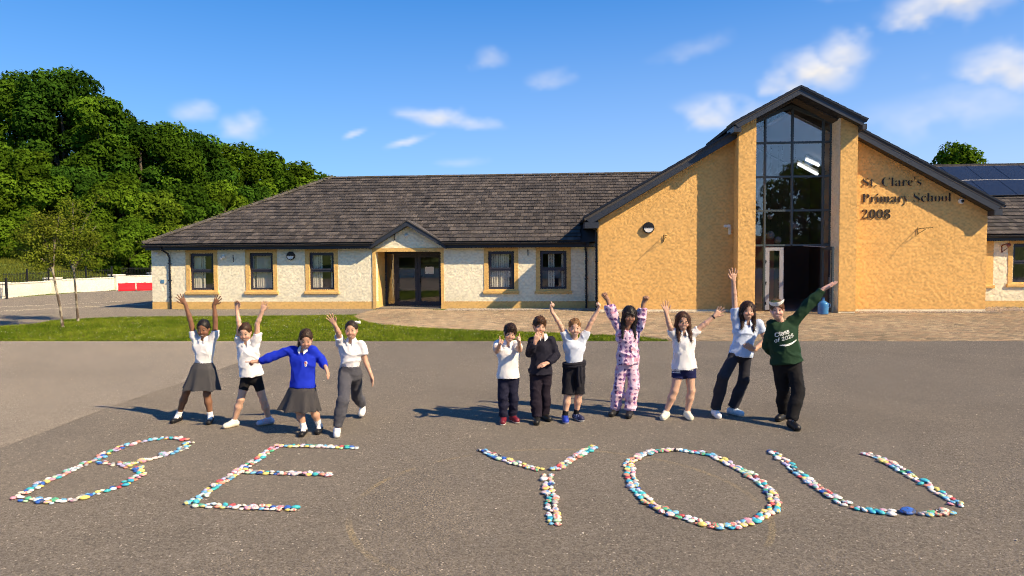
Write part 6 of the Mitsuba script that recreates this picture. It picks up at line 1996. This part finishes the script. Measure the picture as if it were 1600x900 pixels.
# 8: child in patterned pyjamas
def pyjama(vv, cc):
    g_ = np.floor(vv / .062 + .35 * meshkit.noise(vv * 8)[:, None])
    cell = meshkit.noise(g_ * 1.37 + .5, 3)
    d = np.linalg.norm(vv / .062 + .35 * meshkit.noise(vv * 8)[:, None] - g_ - .5, axis=1)
    n1 = meshkit.noise(vv * 55, 8)
    on = (d + .35 * (n1 - .5) < .36) & (cell > .33)
    cc = cc.copy()
    cc[on] = np.where((cell[on] > .6)[:, None], V3(.10, .05, .17), V3(.20, .10, .28))
    pk = (~on) & (meshkit.noise(vv * 22, 14) > .72)
    cc[pk] = V3(.62, .30, .42)
    return cc


n = person('p8', 'child in pink and purple patterned pyjamas with both fists raised', JOINTS['p8'], (.36, .20, .13), look=(.02, -1, -.2), wide=.92, hair=('fringe', (.010, .008, .009)), hands=('fist', 'fist'),
           palms=((0, -1, 0), (0, -1, 0)), thumbs=(-1, 1), seed=8, smile=False)
n['trousers']('pyjama_trousers', (.70, .52, .66), 1.98, .016, .022, .009, pyjama, rise=.09)
n['shirt']('pyjama_top', (.70, .52, .66), 1.62, .03, .022, .020, paint=pyjama, rip=.010)
feet(n, None, [(.016, .016, .018)], (.012, .012, .012), 'trainer')

# 9: girl with glasses
sh9 = None


def stripes(vv, cc):
    r = (vv - nn9['hip']) @ nn9['across']
    z = (vv - nn9['hip']) @ nn9['up']
    f_ = (vv - nn9['hip']) @ nn9['fwd']
    on = (r < -.075) & (f_ > -.02) & (np.abs(((z + .012) % .022) - .011) < .0052) & (z < .03) & (z > -.05)
    on |= (r > .055) & (r < .10) & (f_ > 0) & (np.abs(z + .015) < .008)
    cc = cc.copy()
    cc[on] = (.72, .74, .78)
    return cc


nn9 = n = person('p9', 'girl with glasses in white polo and navy sports shorts, arms spread high', JOINTS['p9'], (.60, .37, .27), look=(-.02, -1, -.16), hair=('long', (.055, .024, .013)), hands=('spread', 'spread'),
                 palms=((.2, -1, 0), (0, -1, 0)), thumbs=(1, 1), seed=9, smile=True)
n['trousers']('shorts', (.012, .016, .075), .46, .014, .016, .004, stripes, rise=.05)
n['shirt']('polo_shirt', WHITE, .55, .005, .016, .010, flare=.012, rip=.008)
n['collar'](WHITE)
m = MB()
for q in (-1, 1):
    pts = [n['hp'](q * .031 + .023 * math.cos(a), .100 - abs(math.cos(a)) * .002, .008 + .017 * math.sin(a)) for a in np.linspace(0, 2 * np.pi, 17)]
    m.tube(pts, .0026, 5)
    m.tube([n['hp'](q * .054, .098, .012), n['hp'](q * .078, .05, .014), n['hp'](q * .078, -.01, .008)], .0024, 5)
m.tube([n['hp'](-.009, .101, .010), n['hp'](0, .103, .013), n['hp'](.009, .101, .010)], .0026, 5)
m.build('glasses', 'black_paint', n['P'])
wd = unit(n['B'][2] - n['B'][1])
MB().lathe([(.026, -.010), (.029, -.006), (.029, .006), (.026, .010)], n['B'][2] - wd * .012, wd, 16).build('wristband', 'navy_knit', n['P'], smooth=40)
feet(n, ((.75, .74, .68), .02), [(.70, .69, .58)], (.72, .71, .64), 'trainer')

# 10: tall girl, pale blue blouse
n = person('p10', 'tall girl in pale blue blouse and navy trousers, one hand on her hip', JOINTS['p10'], (.58, .35, .25), look=(-.03, -1, -.10), tilt=.06, wide=.92, hair=('long', (.030, .015, .010)), hands=('spread', 'relaxed'),
           palms=((0, -1, 0), (.3, .9, 0)), thumbs=(-1, 1), seed=10)
n['trousers']('trousers', (.026, .027, .038), 1.96, .010, .018, .005, rise=.03)
n['shirt']('blouse', (.50, .60, .80), .50, .035, .016, .012, rip=.007, flare=.006)
n['collar']((.52, .62, .82), .050, .045)
feet(n, None, [(.76, .77, .79)], (.74, .74, .74), 'trainer', [(.50, .60, .70), (.7, .74, .78)])

# 11: the one in the green sweatshirt
n = person('p11', 'person in dark green sweatshirt and black trousers sweeping one arm up, rightmost in the row', JOINTS['p11'], (.62, .37, .29), look=(-.28, -1, -.12), tilt=-.06, wide=1.16, hair=('cap', (.13, .055, .022)), hands=('relaxed', 'flat'),
           palms=((0, 1, 0), (0, -.25, 1)), thumbs=(1, 1), seed=11)
n['trousers']('trousers', (.010, .010, .012), 1.97, .012, .016, .006, rise=.03)
_, G11 = n['shirt']('sweatshirt', (.011, .036, .018), 1.92, .005, .024, .012, rip=.008, neckhole=.055)
feet(n, None, [(.010, .010, .011)], (.012, .012, .012), 'trainer')
# print on the chest
pm = MB()
for text, sz, dx, dz, slant in (('Class', .052, -.140, .022, .3), ('of 2025', .046, -.150, -.046, .25)):
    tm = meshkit.text_mesh(text, sz, .002, True)
    tv, tf = trimesh.remesh.subdivide_to_size(np.array(tm.vertices), np.array(tm.faces), .02)[:2]
    pos = n['chest'] - n['up'] * .02 + np.outer(tv[:, 0] * 1.0 + dx + tv[:, 1] * slant * .3, n['across']) + np.outer(tv[:, 1] + dz + tv[:, 0] * .16, n['up']) + n['fwd'] * .30
    for _ in range(70):
        pos = pos - np.clip(G11.at(pos), 0, .012)[:, None] * n['fwd'] * .9
    pm.raw(pos + n['fwd'] * (.002 + tv[:, 2:3]), tf, (.72, .75, .73))
lab(pm.build('print', 'cloth', n['P'], color=True), 'white lettering reading Class of 2025 across the sweatshirt', kind=None)
sw_ = np.array([[x, -.085 + .10 * (x + .12) - .10 * math.sin((x + .11) * 14) * .18] for x in np.linspace(-.10, .13, 24)])
up_edge = np.column_stack([sw_[:, 0], sw_[:, 1] + .010 * np.sin(np.linspace(0, np.pi, 24)) + .004])
low_edge = np.column_stack([sw_[:, 0], sw_[:, 1] - .010 * np.sin(np.linspace(0, np.pi, 24)) - .002])
e2 = np.vstack([up_edge, low_edge])
pos = n['chest'] - n['up'] * .02 + np.outer(e2[:, 0], n['across']) + np.outer(e2[:, 1], n['up']) + n['fwd'] * .3
for _ in range(70):
    pos = pos - np.clip(G11.at(pos), 0, .012)[:, None] * n['fwd'] * .9
pos = np.vstack([pos + n['fwd'] * .004, pos + n['fwd'] * .001])
fc = [[i, i + 1, i + 25, i + 24] for i in range(23)]
MB().raw(pos, fc + [[b + 48 for b in a[::-1]] for a in fc], (.72, .75, .73)).build('print_swoosh', 'cloth', n['P'], color=True)
# cap: dark green crown, white peak turned up
cp = Field(*bounds([n['head'] + n['hu'] * .2, n['head'] - n['hx'] * .14 - n['hf'] * .14, n['head'] + n['hx'] * .14 + n['hf'] * .14, n['head']], .03), .0065)
cp.ell(n['hp'](-.004, -.020, .046), n['R'], np.array([.090, .106, .084]) * n['HS'], .01)
cp.cut(n['hp'](0, 0, .070), -n['hu'] + n['hf'] * .10)
vv, ff = cp.mesh()
ck = add('cap', (vv, ff), 'cloth', n['P'], True, color=shade_cloth(vv, (.05, .065, .03), 3))
m = MB()
rows_ = []
for r_, z_ in ((.096, .070), (.112, .094), (.116, .118)):
    rows_.append([n['hp'](-.004 + r_ * math.sin(t) * .84, -.016 + r_ * math.cos(t), z_ - .010 * math.cos(t * 2) + .012 * math.sin(t)) for t in np.linspace(-1.15, 1.15, 17)])
q = np.array(rows_).reshape(-1, 3)
fc = [[i * 17 + j, i * 17 + j + 1, (i + 1) * 17 + j + 1, (i + 1) * 17 + j] for i in range(2) for j in range(16)]
m.raw(np.vstack([q, q - n['hf'] * .008]), fc + [[b + len(q) for b in a[::-1]] for a in fc], (.80, .80, .77))
m.build('peak', 'cloth', ck, smooth=True, color=True)
STROKES = {
 'B spine': [[-4.51, 6.419], [-4.556, 6.778], [-4.545, 7.033], [-4.547, 7.242], [-4.55, 7.604], [-4.516, 7.699], [-4.546, 7.9], [-4.518, 8.246], [-4.357, 8.441], [-4.213, 8.585], [-4.065, 8.551], [-3.923, 8.458]],
 'B upper': [[-3.821, 8.369], [-3.776, 8.09], [-3.799, 7.906], [-3.881, 7.782], [-3.938, 7.685], [-4.007, 7.591], [-4.043, 7.452]],
 'B waist': [[-4.446, 7.578], [-4.275, 7.481], [-4.15, 7.501], [-3.998, 7.406]],
 'B lower': [[-3.932, 7.382], [-3.791, 7.225], [-3.74, 7.076], [-3.757, 6.975], [-3.759, 6.837], [-3.779, 6.705], [-3.829, 6.633], [-3.878, 6.562], [-3.924, 6.441], [-3.99, 6.358], [-4.096, 6.343], [-4.235, 6.38], [-4.352, 6.365], [-4.446, 6.401]],
 'E spine': [[-2.701, 8.198], [-2.745, 7.957], [-2.755, 7.681], [-2.782, 7.468], [-2.79, 7.223], [-2.815, 7.035], [-2.83, 6.836], [-2.852, 6.667], [-2.843, 6.505], [-2.863, 6.352], [-2.865, 6.253]],
 'E top': [[-2.632, 8.169], [-2.216, 8.131], [-1.725, 8.064]],
 'E mid': [[-2.741, 7.179], [-2.27, 7.126], [-1.806, 7.074]],
 'E bottom': [[-2.805, 6.219], [-2.361, 6.163], [-1.836, 6.09]],
 'Y left': [[-0.358, 7.949], [-0.186, 7.666], [-0.013, 7.448], [0.152, 7.308], [0.285, 7.152]],
 'Y right': [[0.933, 8.049], [0.72, 7.718], [0.557, 7.411], [0.401, 7.15]],
 'Y stem': [[0.338, 7.046], [0.332, 6.692], [0.331, 6.337], [0.331, 6.017], [0.328, 5.7]],
 'O ring': [[1.198, 7.396], [1.153, 6.966], [1.129, 6.637], [1.148, 6.405], [1.204, 6.155], [1.29, 5.983], [1.374, 5.878], [1.478, 5.762], [1.559, 5.678], [1.672, 5.622], [1.786, 5.66], [1.91, 5.726], [2.053, 5.836], [2.185, 5.981], [2.273, 6.134], [2.341, 6.38], [2.355, 6.704], [2.331, 7.001], [2.259, 7.281], [2.201, 7.535], [2.112, 7.708], [1.964, 7.812], [1.771, 7.894], [1.583, 7.847], [1.4, 7.701], [1.264, 7.511]],
 'U left': [[2.848, 7.815], [2.841, 7.426], [2.823, 7.073], [2.83, 6.751], [2.84, 6.492], [2.857, 6.268], [2.894, 6.106]],
 'U base': [[2.907, 6.074], [2.971, 5.981], [3.083, 5.934], [3.208, 5.916], [3.43, 5.883], [3.571, 5.895], [3.704, 5.936]],
 'U right': [[3.811, 6.056], [3.859, 6.215], [3.863, 6.383], [3.874, 6.652], [3.885, 6.945], [3.897, 7.264], [3.874, 7.542], [3.836, 7.714]],
}

# ------------------------------------------------------------------ painted stones that spell BE YOU
STONE = {'white': (.76, .75, .72), 'cream': (.74, .67, .52), 'pale pink': (.74, .55, .54), 'pink': (.68, .32, .40), 'red': (.58, .09, .10), 'coral': (.68, .28, .20), 'yellow': (.72, .62, .18), 'pale green': (.42, .64, .42),
         'green': (.10, .42, .24), 'turquoise': (.06, .46, .50), 'sky blue': (.16, .44, .68), 'blue': (.04, .13, .48), 'lilac': (.48, .44, .64), 'grey': (.34, .35, .35), 'black': (.03, .03, .035), 'pale blue': (.50, .66, .74)}
WEIGHT = {'white': 11, 'cream': 9, 'pale pink': 9, 'pink': 6, 'red': 3, 'coral': 4, 'yellow': 9, 'pale green': 5, 'green': 4, 'turquoise': 10, 'sky blue': 8, 'blue': 4, 'lilac': 5, 'grey': 4, 'black': 2, 'pale blue': 7}
_acc = [(.75, .74, .72), (.70, .10, .12), (.05, .3, .6), (.72, .6, .1), (.05, .05, .06), (.1, .45, .3), (.7, .35, .5)]


def paint_fn(base, acc, k):
    def fn(p, n_, uv):
        a = fbm(p.x * 42 + k * 3.1, p.y * 42, p.z * 20 + k, 2)
        b = noise(p.x * 160, p.y * 160, p.z * 160)
        c = mix(base, acc, smoothstep(.52, .57, a) * .8)
        return c * (.86 + .24 * b)
    return fn


for i, (cn, col) in enumerate(STONE.items()):
    scene['stone_paint_' + cn.replace(' ', '_')] = pr(proc(paint_fn(col, _acc[i % 7], i)), .5, spec=.4)
# a handful of pebble shapes, sharing their meshes
PEB = []
for i in range(10):
    b = trimesh.creation.icosphere(1, 1.0)
    bv = np.array(b.vertices)
    bv = bv * (1 + .55 * (meshkit.noise(bv * 1.3, i + 40) - .5))[:, None]
    e = rng.uniform(.68, .95)
    bv = bv * [1, e, rng.uniform(.36, .50)]
    bv[:, 2] = np.maximum(bv[:, 2], -.30)
    bv[:, 2] -= bv[:, 2].min()
    PEB.append(mikit.ply((bv, b.faces), 'stone_paint_white', True))
SEGNAME = {'B spine': 'the long stem of the B', 'B upper': 'the upper bowl of the B', 'B waist': 'the waist of the B', 'B lower': 'the lower bowl of the B',
           'E spine': 'the stem of letter E', 'E top': 'the top bar of the E', 'E mid': 'the middle bar of the E', 'E bottom': 'the bottom bar of the E',
           'Y left': 'the left arm of the Y', 'Y right': 'the right arm of the Y', 'Y stem': 'the stem of letter Y', 'O ring': 'the ring of the O',
           'U left': 'the left side of the U', 'U base': 'the base of the U', 'U right': 'the right side of the U'}
ENDS = {'B spine': 'near end', 'B upper': 'far end', 'B waist': 'left end', 'B lower': 'waist end', 'E spine': 'far end', 'E top': 'left end', 'E mid': 'left end', 'E bottom': 'left end', 'Y left': 'tip', 'Y right': 'tip', 'Y stem': 'fork',
        'O ring': 'left edge, anticlockwise', 'U left': 'far end', 'U base': 'left end', 'U right': 'near end'}
sr = np.random.default_rng(77)
allst = []
names, wts = list(STONE), np.array([WEIGHT[c] for c in STONE], float)
wts /= wts.sum()
for seg, pl in STROKES.items():
    pl = np.array(pl)
    if seg == 'O ring':
        pl = np.vstack([pl, pl[:1]])
    d = np.linalg.norm(np.diff(pl, axis=0), axis=1)
    cum = np.concatenate([[0], np.cumsum(d)])
    rows = 2 if seg[0] in 'EYOU' else 1
    for row in range(rows):
        t = .02 + row * .03
        while t < cum[-1] - .01:
            size = float(np.clip(sr.normal(.0315, .006), .022, .048))
            x, y = np.interp(t, cum, pl[:, 0]), np.interp(t, cum, pl[:, 1])
            x2, y2 = np.interp(min(t + .05, cum[-1]), cum, pl[:, 0]), np.interp(min(t + .05, cum[-1]), cum, pl[:, 1])
            x1, y1 = np.interp(max(t - .05, 0), cum, pl[:, 0]), np.interp(max(t - .05, 0), cum, pl[:, 1])
            tn = unit(V3(x2 - x1, y2 - y1, 0))
            o = ((row - .5) * (.054 if seg[0] != 'B' else .046) if rows == 2 else sr.choice([0, .024, -.024])) + sr.normal(0, .009)
            allst.append([seg, t, x - tn[1] * o, y + tn[0] * o, size, names[sr.choice(len(names), p=wts)], math.atan2(tn[1], tn[0]) + sr.normal(0, .6)])
            if rows == 1 and sr.random() < .85:
                o2 = o + (1 if o <= 0 else -1) * .056
                allst.append([seg, t + .02, x - tn[1] * o2 + tn[0] * .02, y + tn[0] * o2 + tn[1] * .02, size * sr.uniform(.7, 1), names[sr.choice(len(names), p=wts)], sr.uniform(0, 6.28)])
            t += size * 1.80 + sr.uniform(0, .009)
allst.append(['U base', .40, 3.315, 5.93, .066, 'blue', .1])
big = [a for a in allst if a[4] > .065][0]
allst = [a for a in allst if a is big or math.hypot(a[2] - big[2], a[3] - big[3]) > .095]
# stones do not sit inside each other: push neighbours apart a little
pos = np.array([[a[2], a[3]] for a in allst])
szs = np.array([a[4] for a in allst])
for _ in range(6):
    dd = pos[:, None] - pos[None]
    L_ = np.linalg.norm(dd, axis=-1) + 1e-9
    need = (szs[:, None] + szs[None]) * .78
    ov = np.where((L_ < need) & (L_ > 1e-6), (need - L_) * .25, 0)
    pos += (dd / L_[..., None] * ov[..., None]).sum(1)
for a, p in zip(allst, pos):
    a[2], a[3] = p
# the 300 that show largest are things of their own, the others one object
appar = szs / np.hypot(pos[:, 0], pos[:, 1])
keepn = set(np.argsort(-appar)[:300].tolist())
restm = MB()
seen = {}
ordinal = ['first', 'second', 'third', 'fourth', 'fifth', 'sixth', 'seventh', 'eighth', 'ninth', 'tenth', 'eleventh', 'twelfth', 'thirteenth', 'fourteenth', 'fifteenth', 'sixteenth', 'seventeenth', 'eighteenth', 'nineteenth', 'twentieth', 'twenty-first', 'twenty-second', 'twenty-third', 'twenty-fourth', 'twenty-fifth', 'twenty-sixth', 'twenty-seventh', 'twenty-eighth', 'twenty-ninth', 'thirtieth']
ordinal += [f'{n}th' for n in range(31, 80)]
pure = {}
for i, a in enumerate(allst):
    if i in keepn and a is not big:
        pure[(a[0], a[5])] = pure.get((a[0], a[5]), 0) + 1
order_ = sorted(range(len(allst)), key=lambda i: (list(STROKES).index(allst[i][0]), allst[i][1]))
count_all = {}
for i in order_:
    seg, t, x, y, size, cn, ang = allst[i]
    key_ = (seg, cn)
    if allst[i] is not big:
        count_all[key_] = count_all.get(key_, 0) + 1
    tot = sum(1 for b in allst if b[0] == seg and b[5] == cn and b is not big)
    sh = PEB[sr.integers(10)]
    M = T().translate([x, y, .004]).rotate([0, 0, 1], math.degrees(ang)).rotate([1, 0, 0], float(sr.normal(0, 5))).scale(size)
    if i in keepn:
        k = numbered('painted_stone')
        scene[k] = {**sh, 'bsdf': {'type': 'ref', 'id': 'stone_paint_' + cn.replace(' ', '_')}, 'to_world': M}
        if allst[i] is big:
            l = 'large blue painted stone, biggest of all, in the base of the letter U'
        elif tot == 1:
            l = f'the only {cn} painted stone in {SEGNAME[seg]}'
        else:
            l = f'{ordinal[min(count_all[key_], 20) - 1]} {cn} painted stone from the {ENDS[seg]} of {SEGNAME[seg]}' if seg != 'O ring' else f'{ordinal[min(count_all[key_], 70) - 1]} {cn} painted stone counted anticlockwise from the left edge of the letter O'
        lab(k, l, 'stone', 'painted stones spelling the words')
    else:
        bv, bf = meshkit.WRITTEN[sh['filename']][0], meshkit.WRITTEN[sh['filename']][1]
        Mx = np.array(M.matrix).astype(float)
        restm.raw(bv @ Mx[:3, :3].T + Mx[:3, 3], bf, np.array(STONE[cn]) * sr.uniform(.85, 1.1))
scene['stone_paint'] = pr(VC, .38, spec=.5)
lab(restm.build('painted_stone', 'stone_paint', smooth=True, color=True), 'smaller looking painted stones in the far parts of the letters', 'stone', kind='stuff')
# a few loose bits of grit on the asphalt
gm = MB()
for _ in range(160):
    x, y = sr.uniform(-6, 7), sr.uniform(5, 16)
    s_ = sr.uniform(.004, .011)
    gm.raw(ico.vertices * s_ * [1, 1, .6] + [x, y, .006], ico.faces, np.array([.55, .52, .46]) * sr.uniform(.5, 1.2))
lab(gm.build('grit', 'gravel', color=True), 'scattered bits of pale grit on the asphalt', 'grit', kind='stuff')
print('stones', len(allst), len(keepn))
